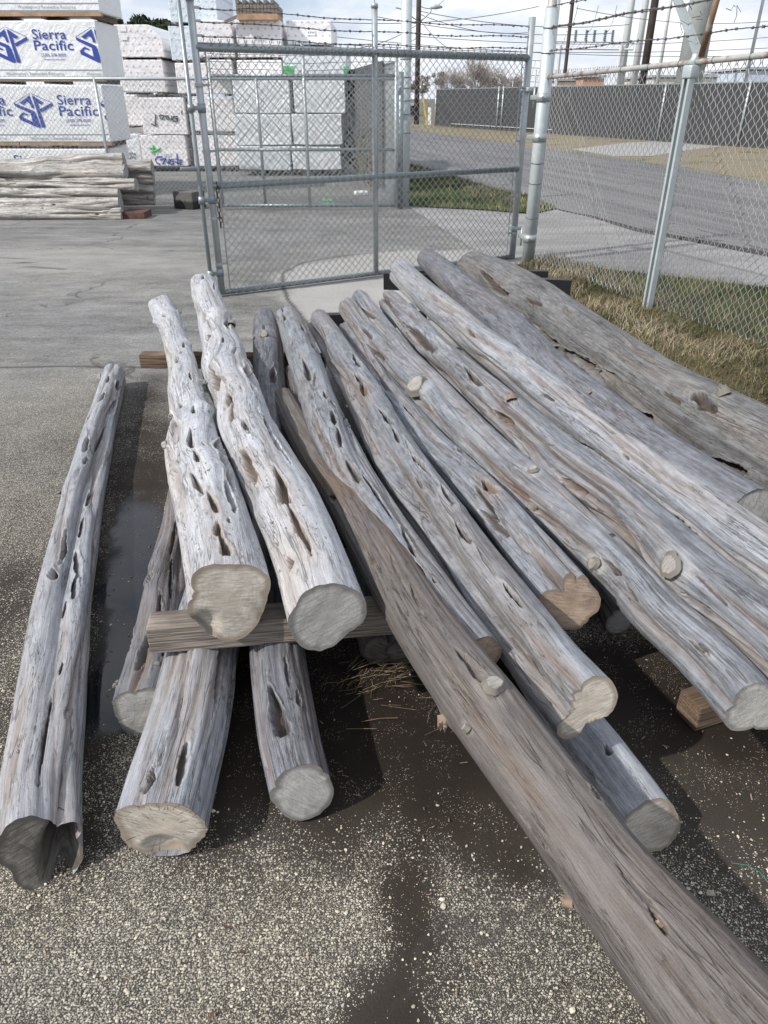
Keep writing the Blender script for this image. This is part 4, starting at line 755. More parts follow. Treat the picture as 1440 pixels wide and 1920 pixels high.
for e, s_ in ((GL, 1), (GR, -1)):
    mb = MB(); mb.tube([e+gd*0.085*s_+z_(0.05), e+gd*0.085*s_+z_(2.0)], 0.006, 6); mb.build('tension_bar', M['galv'], gate)
    for zz_ in (0.3, 0.7, 1.25, 1.75): mb = MB(); mb.box(e+gd*0.05*s_+z_(zz_), (0.09, 0.012, 0.02), [gd, gn, (0, 0, 1)], 0.002); mb.tube([e+z_(zz_-0.012), e+z_(zz_+0.012)], 0.039, 14); mb.build('tension_band', M['galv'], gate)
# corner post
CP = np.array((1.65, 8.56, 0.)); 
post = tag(empty('gate_post', tuple(CP)), 'thick pale galvanised corner post holding the gate hinges', 'post')
mb = MB(); mb.tube([CP+z_(-0.02), CP+z_(1.2), CP+z_(2.42)], 0.064, 20); mb.build('pipe', M['galv_pale'], post, True)
mb = MB(); mb.tube([CP+z_(2.42), CP+z_(2.44), CP+z_(2.55), CP+z_(2.9)], [0.06, 0.045, 0.04, 0.04], 14); mb.build('cap', M['rustpipe'], post, True)
for zz_ in (0.28, 1.29, 1.66):
    mb = MB(); mb.tube([CP+z_(zz_-0.04), CP+z_(zz_+0.04)], 0.072, 18); dgh = (GR-CP); dgh /= np.linalg.norm(dgh)
    mb.box(CP+dgh*0.12+z_(zz_), (0.15, 0.05, 0.045), [dgh, (-dgh[1], dgh[0], 0), (0, 0, 1)], 0.006)
    if zz_ != 1.29: mb.box(GR-dgh*0.01+z_(zz_+0.075), (0.16, 0.085, 0.04), [dgh, (-dgh[1], dgh[0], 0), (0, 0, 1)], 0.006); mb.tube([CP+dgh*0.16+z_(zz_-0.1), CP+dgh*0.16+z_(zz_+0.09)], 0.010, 8)
    hg = mb.build('hinge', M['galv'], post, True); MB().tube([CP+np.array((-0.02, -0.09, zz_)), CP+np.array((-0.02, -0.06, zz_))], 0.012, 6).build('bolt', M['bolt'], hg)
for zz_ in (0.5, 0.85, 1.05, 2.05, 2.26): 
    mb = MB(); an = np.linspace(0, 2*math.pi, 17); mb.tube([CP+np.array((0.067*math.cos(x), 0.067*math.sin(x), zz_+0.006*math.sin(x))) for x in an], 0.0045, 5, False); mb.build('wire_band', M['barb'], post)
# second thin post just behind
tp = Q(1020, 250, 8.95); tp[2] = 0
mb = MB(); mb.tube([tp, tp+z_(1.5), tp+z_(3.2)], 0.034, 14); mb.box(tp+np.array((-0.05, -0.02, 1.93)), (0.09, 0.03, 0.03), None, 0.004)
tag(mb.build('fence_post', M['galv_pale'], None, True), 'slim pale pipe standing just behind the thick corner post', 'post')
# right hand fence
FP = np.array((2.40, 6.52, 0)); fd = (FP-CP)/np.linalg.norm(FP-CP); FL = 9.6; fn_ = np.array((-fd[1], fd[0], 0))
fence = tag(empty('chain_link_fence', tuple(CP)), 'chain link fence with rusty top rail and barbed wire right of the gate', 'fence')
ft = 1.87
mb = MB(); A0 = CP+fd*0.05+z_(1.84); A1 = CP+fd*FL+z_(2.08); n = 40; mb.tube([A0+(A1-A0)*q for q in np.linspace(0, 1, n)], [0.021]*n, 14); mb.build('top_rail', M['rustpipe'], fence, True)
mb = MB(); mesh_wires(mb, CP+fd*0.08+fn_*0.03, fd, FL-0.1, 0.03, 1.90, r=0.0037, sag=0.02); mb.build('mesh', M['wire'], fence, True)
ax = [fd, fn_, (0, 0, 1)]
for kp in range(4):
    PP = FP+fd*2.3*kp; mb = MB()
    mb.box(PP+z_(0.90), (0.075, 0.008, 1.84), ax, 0.002); mb.box(PP+z_(0.90)+fn_*-0.028-fd*0.036, (0.009, 0.05, 1.84), ax, 0.002); mb.box(PP+z_(0.90)+fn_*-0.028+fd*0.036, (0.009, 0.05, 1.84), ax, 0.002)
    mb.box(PP+z_(0.90)+fn_*-0.05-fd*0.028, (0.022, 0.007, 1.84), ax, 0.001); mb.box(PP+z_(0.90)+fn_*-0.05+fd*0.028, (0.022, 0.007, 1.84), ax, 0.001)
    fp_ = mb.build('line_post', M['galv_pale'], fence)
    mb = MB(); mb.box(PP+z_(1.83)-fn_*0.02, (0.10, 0.085, 0.09), ax, 0.012); mb.tube([PP+z_(1.87)-fn_*0.02, PP+z_(1.92), PP+z_(1.95)], [0.045, 0.03, 0.028], 12); mb.build('post_cap', M['galv_pale'], fp_, True)
top = FP+z_(1.95)
mb = MB(); e1 = Q(1262, -15, 7.2); x_ = e1-top; L_ = np.linalg.norm(x_); x_ = x_/L_; y_ = np.cross((0, 0.3, 1), x_); y_ /= np.linalg.norm(y_); zq = np.cross(x_, y_)
mb.box(top+x_*L_/2, (L_, 0.055, 0.006), [x_, y_, zq]); mb.box(top+x_*L_/2+y_*-0.0265+zq*0.018, (L_-0.002, 0.006, 0.034), [x_, y_, zq]); mb.build('barb_arm', M['galv'], fence)
mb = MB(); e2 = Q(1348, -15, 6.3); pipe(mb, top+fd*0.06-z_(0.02), e2, 0.023, 14); mb.build('barb_arm', M['rust'], fence, True)
rb = CP+fd*0.36; mb = MB(); mb.box(rb+z_(2.32), (0.035, 0.02, 0.93), ax, 0.003); mb.build('upright_bar', M['rustdark'], fence)
c0 = CP+np.array((0, -0.05, 0))
for (za, zb) in ((2.06, 2.10), (2.26, 2.26), (2.25, 2.27), (2.43, 2.45), (2.62, 2.62)): mb = MB(); barbed(mb, c0+z_(za), CP+fd*FL+z_(zb+0.02), -0.03 if za > 2.2 else 0.0, r=0.0036); mb.build('barbed_wire', M['barb'], fence)
pq = Q(1335, 25, 6.4); mb = MB()
for _ in range(6): q = RNG.normal(0, 1, (4, 3))*0.05; q[:, 1] *= 0.5; mb.tube(pq+np.cumsum(q*0.7, 0)+fd*RNG.uniform(-0.3, 0.3), 0.0026, 4)
mb.build('wire_tangle', M['barb'], fence)
for k in np.linspace(0.15, FL-0.2, 26):
    mb = MB(); c = CP+fd*k+z_(1.84+0.24*k/FL); an = np.linspace(0, 2*math.pi, 11); mb.tube([c+(fn_*math.cos(x)+z_(1)*math.sin(x))*0.0235+fd*0.01*math.sin(x/2) for x in an], 0.0032, 4, False); mb.build('wire_tie', M['barb'], fence)
# rear fence, rear gate and rear post
RY = 13.6
rf = tag(empty('chain_link_fence', (-6, RY, 0)), 'long chain link fence across the back in front of the wrapped lumber', 'fence')
xl, xr = -8.5, 0.35; zt = 1.93
mb = MB(); pipe(mb, (xl, RY, zt), (xr, RY, zt), 0.024); mb.build('top_rail', M['galv'], rf, True)
for u, v in ((196, 260), (489, 270)):
    xx = Q(u, v, RY)[0]; mb = MB(); mb.tube([(xx, RY, 0), (xx, RY, 1), (xx, RY, zt+0.02)], 0.026, 12); mb.build('line_post', M['galv'], rf, True)
mb = MB(); mesh_wires(mb, (xl, RY+0.03, 0), (1, 0, 0), xr-xl, 0.02, 1.95, p=0.04, r=0.0038); mb.build('mesh', M['wire_far'], rf, True)
xx = Q(760, 200, RY-0.02)[0]
mb = MB(); mb.tube([(xx, RY-0.02, 0), (xx, RY-0.02, 1.5), (xx, RY-0.02, 3.4)], 0.085, 18); rp = tag(mb.build('fence_post', M['galv_pale'], None, True), 'tall thick galvanised post at the end of the rear fence', 'post')
for zz_ in (0.25, 1.15, 1.42, 1.62, 1.8, 1.95, 2.2):
    mb = MB(); an = np.linspace(0, 2*math.pi, 17); mb.tube([(xx+0.09*math.cos(x), RY-0.02+0.09*math.sin(x), zz_) for x in an], 0.007, 5, False); mb.build('wire_band', M['barb'], rp)
gy = 13.2; g0, g1 = Q(405, 260, gy)[0], Q(742, 260, gy)[0]; gm = Q(574, 240, gy)[0]
rg_ = tag(empty('chain_link_gate', (g0, gy, 0)), 'rear galvanised gate leaf with chain link, seen through the near gate', 'gate')
zgt = Q(500, 142, gy)[2]
for xq, h_ in ((g0, zgt+0.25), (gm, zgt+0.42), (g1, zgt+0.3)): mb = MB(); mb.tube([(xq, gy, 0.04), (xq, gy, 1), (xq, gy, h_)], 0.028, 12); mb.build('upright', M['galv'], rg_, True)
for zq_ in (zgt, 0.92, 0.07): mb = MB(); pipe(mb, (g0, gy, zq_), (g1, gy, zq_), 0.025); mb.build('rail', M['galv_dark'], rg_, True)
mb = MB(); mesh_wires(mb, (g0+0.05, gy-0.03, 0), (1, 0, 0), g1-g0-0.1, 0.05, zgt+0.05, p=0.042, r=0.0036); mb.build('mesh', M['wire_far'], rg_, True)
for zq_ in (zgt+0.1, zgt+0.2, zgt+0.3): mb = MB(); barbed(mb, (g0, gy, zq_), (g1, gy, zq_), 0.03, 0.003, 0.2); mb.build('barbed_wire', M['barb'], rg_)
lp = Q(749, 240, 13.3)[0]; mb = MB(); mb.tube([(lp+0.02, 13.35, 0), (lp+0.02, 13.35, 1), (lp+0.02, 13.35, 2.02)], 0.045, 12)
tag(mb.build('fence_post', M['galv_dark'], None, True), 'shorter grey post squeezed between rear gate and tall end post', 'post')
# side fence running back, seen edge-on
sfn = tag(empty('chain_link_fence', (0.1, 14.2, 0)), 'chain link fence running back beside the wrapped lumber', 'fence')
s0 = np.array((0.22, 14.2, 0)); s1 = np.array((-1.25, 23.5, 0)); sdv = (s1-s0)/np.linalg.norm(s1-s0); sl = np.linalg.norm(s1-s0)
mb = MB(); mesh_wires(mb, s0, sdv, sl, 0.02, 2.2, p=0.05, r=0.0042); mb.build('mesh', M['wire_far'], sfn, True)
mb = MB(); pipe(mb, s0+z_(2.2), s1+z_(2.2), 0.024); mb.build('top_rail', M['galv'], sfn, True)
for q in (0.28, 0.62, 1.0): mb = MB(); mb.tube([s0+sdv*sl*q, s0+sdv*sl*q+z_(1), s0+sdv*sl*q+z_(2.25)], 0.028, 10); mb.build('line_post', M['galv'], sfn, True)

# ------------------------------------------------------------------ lettering helpers
def text_mesh(txt, size, bold=0.0, shear=0.0):
    cu = bpy.data.curves.new('t', 'FONT'); cu.body = txt; cu.size = size; cu.offset = bold; cu.shear = shear; cu.resolution_u = 3; cu.space_character = 1.02
    ob = bpy.data.objects.new('t', cu); COL.objects.link(ob); bpy.context.view_layer.update()
    me = bpy.data.meshes.new_from_object(ob.evaluated_get(bpy.context.evaluated_depsgraph_get())); bpy.data.objects.remove(ob)
    v = np.array([q.co[:] for q in me.vertices]) if len(me.vertices) else np.zeros((0, 3)); f = [tuple(p.vertices) for p in me.polygons]; bpy.data.meshes.remove(me)
    return v, f
def clip_poly(poly, xmax):
    out = []
    for i in range(len(poly)):
        a, b_ = poly[i-1], poly[i]; ia, ib = a[0] <= xmax, b_[0] <= xmax
        if ia != ib: q = (xmax-a[0])/(b_[0]-a[0]); out.append((xmax, a[1]+q*(b_[1]-a[1])))
        if ib: out.append(b_)
    return out
LOGO = [[(245, 1163), (372, 1092), (392, 1210), (366, 1214), (356, 1172), (326, 1152), (284, 1182)], [(183, 1163), (388, 1243), (394, 1270), (375, 1277), (188, 1193)],
        [(205, 1290), (214, 1283), (345, 1345), (340, 1262), (375, 1278), (398, 1262), (422, 1390), (414, 1400), (386, 1399), (209, 1322)], [(205, 1290), (262, 1252), (318, 1276), (300, 1284), (262, 1272), (240, 1300)],
        [(396, 1091), (424, 1105), (474, 1390), (466, 1399), (434, 1400)], [(600, 1160), (602, 1190), (458, 1252), (452, 1222)], [(424, 1105), (508, 1160), (476, 1178), (440, 1160), (448, 1224), (442, 1226)],
        [(183, 1163), (374, 1072), (375, 1076), (188, 1167)], [(392, 1072), (600, 1160), (597, 1163), (392, 1077)]]
def print_at(mb, Y, u, v, hpx, txt, xmax=None, bold=0.0, wpx=None):
    p = Q(u, v, Y); p2 = Q(u, v-hpx, Y); hm = np.linalg.norm(p2-p); vv, ff = text_mesh(txt, hm/0.70, bold*hm)
    if len(vv) == 0: return
    if wpx: vv[:, 0] *= np.linalg.norm(Q(u+wpx, v, Y)-p)/max(1e-6, vv[:, 0].max()-vv[:, 0].min())
    V = np.stack((p[0]+vv[:, 0], np.full(len(vv), Y-0.004), p[2]+vv[:, 1]), 1)
    if xmax is not None and V[:, 0].max() > xmax: 
        keep = [f for f in ff if max(V[i, 0] for i in f) <= xmax]; ff = keep
    mb.add(V, ff)
def logo_at(mb, Y, u, v, wpx, xmax=None):
    p = Q(u, v, Y); sc = np.linalg.norm(Q(u+wpx, v, Y)-p)/420.0; k = 0
    for poly in LOGO:
        q = [(p[0]+(x-392)*sc, p[2]-(y-1235)*sc) for x, y in poly]
        if xmax is not None: q = clip_poly(q, xmax)
        if len(q) >= 3: mb.add([(x, Y-0.003-0.0006*k, z) for x, z in q], [tuple(range(len(q)))]); k += 1
# ------------------------------------------------------------------ wrapped lumber
GROUP_L = 'wrapped lumber bundles stacked behind the rear fence'
def bundle(px, Y, dep, mat, label, chamfer=0.0, sag=0.02, strips=True, seed=0, group=GROUP_L, lumber=False):
    u0, u1, v0, v1 = px; vm = (v0+v1)/2; x0, x1 = Q(u0, vm, Y)[0], Q(u1, vm, Y)[0]; zt_, zb = Q(u0, v0, Y)[2], Q(u0, v1, Y)[2]; zb = max(zb, 0.08)
    root = tag(empty('lumber_bundle', ((x0+x1)/2, Y+dep/2, zb)), label, 'lumber bundle', group)
    bm = bmesh.new(); bmesh.ops.create_cube(bm, size=1.0); hz = zt_-zb; b0 = (0.09 if lumber else 0.05) if strips else 0.01
    for q in bm.verts: q.co = Vector((q.co.x*(x1-x0-0.02), q.co.y*dep, q.co.z*(hz-b0)))
    if chamfer:
        ed = [e for e in bm.edges if all(vv.co.z > 0 and vv.co.x > 0 for vv in e.verts)]; bmesh.ops.bevel(bm, geom=ed, offset=chamfer, segments=1, affect='EDGES')
    bmesh.ops.bevel(bm, geom=bm.edges[:], offset=0.016, segments=1, affect='EDGES'); bmesh.ops.triangulate(bm, faces=[f for f in bm.faces if len(f.verts) > 4])
    bmesh.ops.subdivide_edges(bm, edges=[e for e in bm.edges if e.calc_length() > 0.22], cuts=5, use_grid_fill=True)
    rg = np.random.default_rng(seed+100)
    me = bpy.data.meshes.new('wrap'); co = np.array([q.co[:] for q in bm.verts]); d = fnoise(co[:, 0]+seed, co[:, 2]*1.4+co[:, 1], 4.5, seed, 3)*sag
    for q, dd in zip(bm.verts, d): q.co += Vector((0.3*dd, abs(dd), 0.35*dd))
    bm.to_mesh(me); bm.free(); me.materials.append(mat); me.polygons.foreach_set('use_smooth', np.ones(len(me.polygons), bool)); me.set_sharp_from_angle(angle=R(32))
    w = link('wrap', me, root); w.location = (0, 0, hz/2+b0/2)
    if strips:
        mb = MB(); n = max(2, int((x1-x0)/0.9)+1)
        if lumber:
            for q in range(max(2, int((x1-x0)/1.6))):
                L_ = (x1-x0)/max(2, int((x1-x0)/1.6)); mb.box((x0+L_*(q+0.5), Y+0.05, zb+0.062), (L_-0.02, 0.1, 0.055), None, 0.004)
        if lumber: mb.build('board_edge', M['lumber'], root)
        for xq in np.linspace(x0+0.16, x1-0.16, n): mb = MB(); mb.box((xq, Y+dep/2, zb+0.45*b0), (0.09, dep-0.04, 0.86*b0)); mb.build('bearer', M['timber_brown'], root)
    return root, x0, x1, zb, zt_
def stroke(mb, pts, Y, w=0.008):
    q = np.array([Q(u, v, Y-0.002) for u, v in pts]); mb.tube(q, w, 5)
# the big printed stack
SY = 15.0; SD = 1.2
names = ['topmost printed lumber bundle of the tall left stack, cut by the frame', 'printed lumber bundle second from the top of the left stack, above the fence mesh', 'printed lumber bundle third from the top of the left stack, behind the fence mesh', 'lowest printed lumber bundle of the left stack, behind the grey log pile']
rows = [(-75, 35), (38, 157), (160, 277), (279, 372)]
for i, ((va, vb), lab) in enumerate(zip(rows, names)):
    u1 = [183, 189, 202, 211][i]
    rt, x0, x1, zb, zt_ = bundle((-330, u1, va, vb), SY, SD, M['wrap'], lab, seed=i, sag=0.012, lumber=True)
    xm = x1-0.03; ink = MB(); gi = MB()
    pit_ = [None, 162, 161, 160][i]
    cx = [0, 18, 65, 0][i]; cv = [0, 84, 207, 315][i]
    if i in (1, 2):
        for k in (-1, 0, 1):
            c = cx+k*pit_*1.0
            if c < -140: continue
            logo_at(ink, SY, c, cv, 72, xm)
            print_at(ink, SY, c+43, cv-11, 18, 'Sierra', xm, 0.012, 63); print_at(ink, SY, c+46, cv+10, 18, 'Pacific', xm, 0.012, 73)
            print_at(ink, SY, c+60, cv+22, 6, '(530) 378-8000', xm, 0.0, 46); print_at(ink, SY, c+66, cv+29, 4, 'www.spi-ind.com', xm, 0.0, 38)
    if i == 3:
        print_at(ink, SY, 27, 306, 15, 'Sierra', xm, 0.012, 60); print_at(ink, SY, 30, 327, 15, 'Pacific', xm, 0.012, 70); logo_at(ink, SY, -18, 318, 68, xm); logo_at(ink, SY, 142, 318, 68, xm)
    if ink.n: ink.build('print', M['ink_blue'], rt)
    tv = [16, 141, 262, 362][i]
    for k in range(-1, 2): print_at(gi, SY, [42, 20, 64, 20][i]+k*150-8, tv, 6, "Washington's Renewable Resource", xm, 0.0, 108)
    for dv in (-10, 3.5):
        p0 = Q(-330, tv+dv, SY); gi.box(((p0[0]+xm)/2, SY-0.003, p0[2]), (xm-p0[0], 0.002, 0.012))
    gi.build('print', M['ink_grey'], rt)
# dotted bundles further back
BY = 20.6
def sticker(root, Y, u0, u1, v0, v1, txt=None):
    a_, b_ = Q(u0, v0, Y), Q(u1, v1, Y); mb = MB().box(((a_[0]+b_[0])/2, Y-0.006, (a_[2]+b_[2])/2), (abs(b_[0]-a_[0]), 0.006, abs(a_[2]-b_[2]))); o = mb.build('label_sheet', M['paper'], root)
    if txt: mt = MB(); print_at(mt, Y-0.007, u0+1.5, v1-(v1-v0)*0.28, (v1-v0)*0.42, txt, None, 0.0, (u1-u0)-3); mt.build('print', M['ink_black'], o)
D, Pn, Bl, Tp = M['wrap_dot'], M['wrap_plain'], M['wrap_blue'], M['wrap_tarp']
r1, *_ = bundle((216, 306, 46, 112), BY, 2.2, D, 'dotted bundle topmost beside the printed stack, with a sloping right corner', chamfer=0.30, seed=11); sticker(r1, BY, 222, 237, 48, 59); sticker(r1, BY, 226, 239, 67, 75)
bundle((222, 309, 112, 177), BY, 2.2, D, 'dotted bundle second from the top beside the printed stack', seed=12)
bundle((228, 345, 178, 240), BY+0.9, 1.2, D, 'dotted bundle mostly hidden behind the one with the black arrow', seed=13)
r4, *_ = bundle((264, 349, 183, 253), BY, 1.2, D, 'dotted bundle with a black arrow and letters painted on it', seed=14, strips=False)
g_ = MB()
zc = lambda x, y: (200+x/6.0, 150+y/6.0)
for st_l in ([(550, 385), (545, 515)], [(500, 490), (545, 515), (572, 494)], [(645, 402), (612, 392), (592, 402), (598, 425), (625, 442), (640, 410)], [(650, 405), (690, 402)], [(668, 404), (672, 442)], [(690, 448), (690, 405), (725, 455), (728, 400)], [(798, 408), (755, 412), (738, 440), (752, 465), (795, 460), (802, 432), (770, 436)], [(842, 340), (846, 385)]): stroke(g_, [zc(*q) for q in st_l], BY, 0.013)
g_.build('painted_letters', M['ink_black'], r4)
r5, *_ = bundle((265, 351, 254, 318), BY, 1.2, D, 'dotted bundle at the ground with blue letters and a green smear', seed=15)
g_ = MB()
for st_l in ([(625, 862), (570, 865), (545, 890), (560, 930), (600, 945)], [(600, 900), (660, 880), (640, 930), (625, 945)], [(640, 940), (660, 885), (690, 945), (705, 880)], [(752, 888), (720, 900), (705, 935), (725, 950), (755, 940), (755, 915), (730, 918)], [(790, 830), (800, 940)], [(775, 890), (850, 905), (800, 945), (770, 915)], [(840, 895), (830, 960)]): stroke(g_, [zc(*q) for q in st_l], BY, 0.016)
g_.build('painted_letters', M['ink_mark_blue'], r5)
g_ = MB()
for st_l in ([(480, 770), (540, 760), (590, 800)], [(500, 810), (560, 790), (600, 770)], [(520, 730), (530, 840)]): stroke(g_, [zc(*q) for q in st_l], BY, 0.02)
g_.build('green_smear', M['ink_green'], r5); sticker(r5, BY, 306, 320, 288, 293, 'KPW')
r6, *_ = bundle((239, 264, 252, 318), BY+0.5, 1.0, M['wrap_side'], 'narrow grey wrapped bundle with black print beside the blue lettered one', seed=16); mt = MB(); print_at(mt, BY+0.49, 243, 292, 6, 'KPW', None, 0.02, 13); print_at(mt, BY+0.49, 244, 299, 6, 'KPW', None, 0.02, 12); mt.build('print', M['ink_black'], r6)
bundle((314, 406, -50, 47), BY, 2.2, Bl, 'bluish dotted bundle, highest of all, behind the gate upright', seed=17)
bundle((318, 366, 48, 118), BY+0.02, 2.2, Bl, 'bluish dotted bundle directly below the highest one', seed=18)
bundle((330, 434, 118, 180), BY, 1.2, D, 'dotted bundle behind the gate upright, above the one at letter height', seed=19)
bundle((354, 440, 183, 250), BY, 1.2, D, 'dotted bundle seen between drop rod and rear gate at letter height', seed=20)
bundle((362, 447, 254, 324), BY, 1.2, D, 'dotted bundle on the ground between drop rod and rear gate', seed=21)
r7, *_ = bundle((366, 438, 38, 112), BY-0.6, 2.2, D, 'dotted bundle with a red strap just right of the gate upright', seed=22)
r8, *_ = bundle((443, 528, 38, 112), BY-0.6, 2.2, D, 'dotted bundle carrying a small load of sticks', seed=23); sticker(r8, BY-0.6, 476, 492, 64, 74, 'KPW')
bundle((388, 436, 112, 146), BY-0.6, 2.0, D, 'thin dotted bundle above the rear gate rail, left of two', seed=24, strips=False)
bundle((444, 529, 112, 146), BY-0.6, 2.0, D, 'thin dotted bundle above the rear gate rail, right of two', seed=25, strips=False)
r9, *_ = bundle((537, 622, 38, 88), BY-0.3, 2.4, D, 'dotted bundle at the right end of the top row', seed=26); sticker(r9, BY-0.3, 576, 591, 56, 66, 'KPW')
r10, *_ = bundle((530, 651, 88, 148), BY-1.2, 2.4, Tp, 'grey white tarp covered bundle with green corners', seed=27)
mb = MB()
for (ua, ub) in ((531, 551), (644, 650)): a_, b_ = Q(ua, 124, BY-1.2), Q(ub, 140, BY-1.2); mb.box(((a_[0]+b_[0])/2, BY-1.205, (a_[2]+b_[2])/2), (b_[0]-a_[0], 0.006, a_[2]-b_[2]))
mb.build('green_mark', M['ink_green'], r10)
WY = BY-1.2
for px, lab in (((437, 544, 150, 213), 'plain white bundle top left in the block behind the rear gate'), ((550, 648, 150, 213), 'plain white bundle top right in the block behind the rear gate'),
                ((440, 546, 215, 273), 'plain white bundle middle left in the block behind the rear gate'), ((547, 642, 214, 273), 'plain white bundle middle right in the block behind the rear gate'),
                ((446, 546, 274, 338), 'bluish white bundle bottom left in the block behind the rear gate'), ((547, 640, 275, 338), 'white bundle bottom right in the block with a torn upper edge')):
    bundle(px, WY, 2.6, Tp if 'bluish' in lab else Pn, lab, seed=int(px[0]), sag=0.035, strips=px[3] > 300)
# sticks on top
sk = tag(empty('stick_pile', tuple(Q(483, 38, 19.9))), 'small load of short timber sticks on top of a bundle', 'timber pile')
p0 = Q(446, 38, 19.9); p1 = Q(522, 38, 19.9); mb = MB(); mb.box((p0+p1)/2+np.array((0, 0.4, 0.06)), (p1[0]-p0[0], 1.0, 0.12), None, 0.01); mb.build('bottom_board', M['lumber'], sk)
mb = MB()
for rw in range(3):
    for q in np.linspace(0.03, 0.97, 12):
        if rw == 2 and (int(q*12) % 2): continue
        mb.box(p0+(p1-p0)*q+np.array((0, 0.4, 0.16+rw*0.09)), ((p1[0]-p0[0])/13, 1.0, 0.078), None, 0.006)
mb.build('sticks', M['timber'], sk); mb = MB(); mb.box(Q(440, 33, 19.9), (0.5, 0.1, 0.05), [(0.94, 0, 0.34), (0, 1, 0), (-0.34, 0, 0.94)]); mb.build('loose_board', M['timber'], sk)
# dark yard wall of stacked material in the gap
# ------------------------------------------------------------------ log pile at the back left
LP = 'weathered logs of the stack at the back left'
def row_log(u1, vc, w, Y, label, seed, u0=-260, mat='straw', tilt=0.0):
    a_, b_ = Q(u1, vc, Y), Q(u0, vc+tilt*(u0-u1), Y); n = 7; pts = [a_+(b_-a_)*q+np.array((0, 0.04*math.sin(q*5+seed), 0.015*math.sin(q*4+seed*2))) for q in np.linspace(0, 1, n)][::-1]
    r_ = w/2*depth(a_)/F; rad = [r_*(1+0.10*math.sin(q*3+seed)) for q in range(n)]
    o = make_log('cedar_log', np.array(pts), rad, mat, 'grey', seed=seed, nth=90, lump=0.12, rnd_pits=10, groove=1.6, nflute=9, flute=0.24, bumps=5, ns=300, far_round=False)
    return tag(o, label, 'log', LP)
row_log(230, 402, 24, 12.15, 'lowest front log of the stack at the back left', 41)
row_log(228, 383, 24, 12.25, 'pale front log of the back left stack, second from the ground', 42)
row_log(226, 364, 24, 12.35, 'front log of the back left stack, third from the ground', 49)
row_log(258, 345, 25, 12.6, 'log of the back left stack sticking out furthest right of the front ones', 43)
row_log(236, 325, 26, 12.7, 'crooked front log just under the topmost log of the back left stack', 45, tilt=0.02)
row_log(232, 304, 34, 12.85, 'thick topmost log of the back left stack', 44, tilt=-0.07)
row_log(284, 312, 26, 13.2, 'upper rear log end showing right of the back left stack', 46, u0=60)
row_log(287, 336, 22, 13.2, 'second rear log end showing right of the back left stack', 51, u0=60)
row_log(290, 356, 22, 13.2, 'third rear log end showing right of the back left stack', 47, u0=60)
row_log(291, 375, 20, 13.2, 'lowest rear log end showing right of the back left stack', 48, u0=60)
a_ = P(232, 411, 0); mb = MB(); mb.box(a_+np.array((0.15, 0.22, 0.05)), (0.36, 0.4, 0.10), None, 0.006); tag(mb.build('timber', M['redtimber']), 'short reddish timber under the end of the back left stack', 'timber')
a_ = P(352, 393, 0); blk = MB().box(a_+np.array((0, 0.2, 0.14)), (0.40, 0.36, 0.27), axes_z(-24), 0.012)
m, t, b = new_mat('dark_concrete_block'); g = t.n('ShaderNodeNewGeometry').outputs['Position']; zz3 = t.n('ShaderNodeSeparateXYZ', {0: g}).outputs[2]; nn = t.noise(g, 12, 5)
put(t, b, color=t.mix(t.ss(t.m('ADD', zz3, t.m('MULTIPLY', nn, 0.12)), 0.16, 0.22), (0.022, 0.022, 0.022), t.mix(nn, (0.08, 0.08, 0.075), (0.15, 0.145, 0.135))), rough=0.9)
tag(blk.build('concrete_block', m), 'dark stained concrete block on the asphalt left of the gate', 'block')
mb = MB(); a_ = P(677, 366, 0); mb.box(a_+np.array((0, 0, 0.04)), (0.26, 0.16, 0.08), axes_z(20), 0.03); tag(mb.build('plastic_scrap', M['paper']), 'scrap of white plastic behind the rear gate', 'litter')
mb = MB()
for (ua, ub, va, vb) in ((604, 624, 373, 377), (604, 626, 381, 385)): q1, q2, q3, q4 = P(ua, vb, 0.006), P(ub, vb, 0.006), P(ub, va, 0.006), P(ua, va, 0.006); mb.add([q1, q2, q3, q4], [(0, 1, 2, 3)])
tag(mb.build('painted_mark', M['ink_green']), 'green paint marks sprayed on the asphalt', kind='structure')

# ------------------------------------------------------------------ far street: slatted fence, poles, substation, trees
m, t, b = new_mat('dark_privacy_slats'); g = t.n('ShaderNodeNewGeometry').outputs['Position']; gx = t.n('ShaderNodeSeparateXYZ', {0: t.n('ShaderNodeVectorRotate', {'Vector': g, 'Angle': R(67), 'Axis': (0, 0, 1)}).outputs[0]}).outputs[0]
sl_ = t.m('SINE', t.m('MULTIPLY', gx, 75.0)); put(t, b, color=t.mix(t.lin(sl_, -1, 1), (0.028, 0.029, 0.031), (0.058, 0.058, 0.060)), rough=0.55); M['slat'] = m
sf = tag(empty('slatted_fence', (3.5, 55.8, 0)), 'long dark privacy slat fence on the far side of the road', 'fence')
A = np.array((3.48, 55.8, 0)); B_ = np.array((14.45, 30.1, 0)); dv = (B_-A)/np.linalg.norm(B_-A); nv_ = np.array((-dv[1], dv[0], 0)); LL = 52.0; hS = 2.12
mb = MB(); mb.box(A+dv*LL/2+z_(hS/2+0.05), (LL, 0.05, hS-0.05), [dv, nv_, (0, 0, 1)]); mb.build('slat_panel', M['slat'], sf)
mb = MB(); pipe(mb, A+z_(hS+0.06), A+dv*LL+z_(hS+0.06), 0.035, 8); mb.build('top_rail', M['galv_dark'], sf)
tn = nv_ if (nv_@(np.array((0, 0, 0))-A)) > 0 else -nv_
for uq in (818, 934, 943, 1240, 1393, 1520):
    for q in np.arange(0, LL, 0.1):
        if prj(A+dv*q+z_(1))[0] >= uq: break
    c_ = A+dv*q+tn*0.07; mb = MB(); mb.tube([c_, c_+z_(1), c_+z_(hS+0.15)], 0.05, 10); mb.build('post', M['galv'], sf, True)
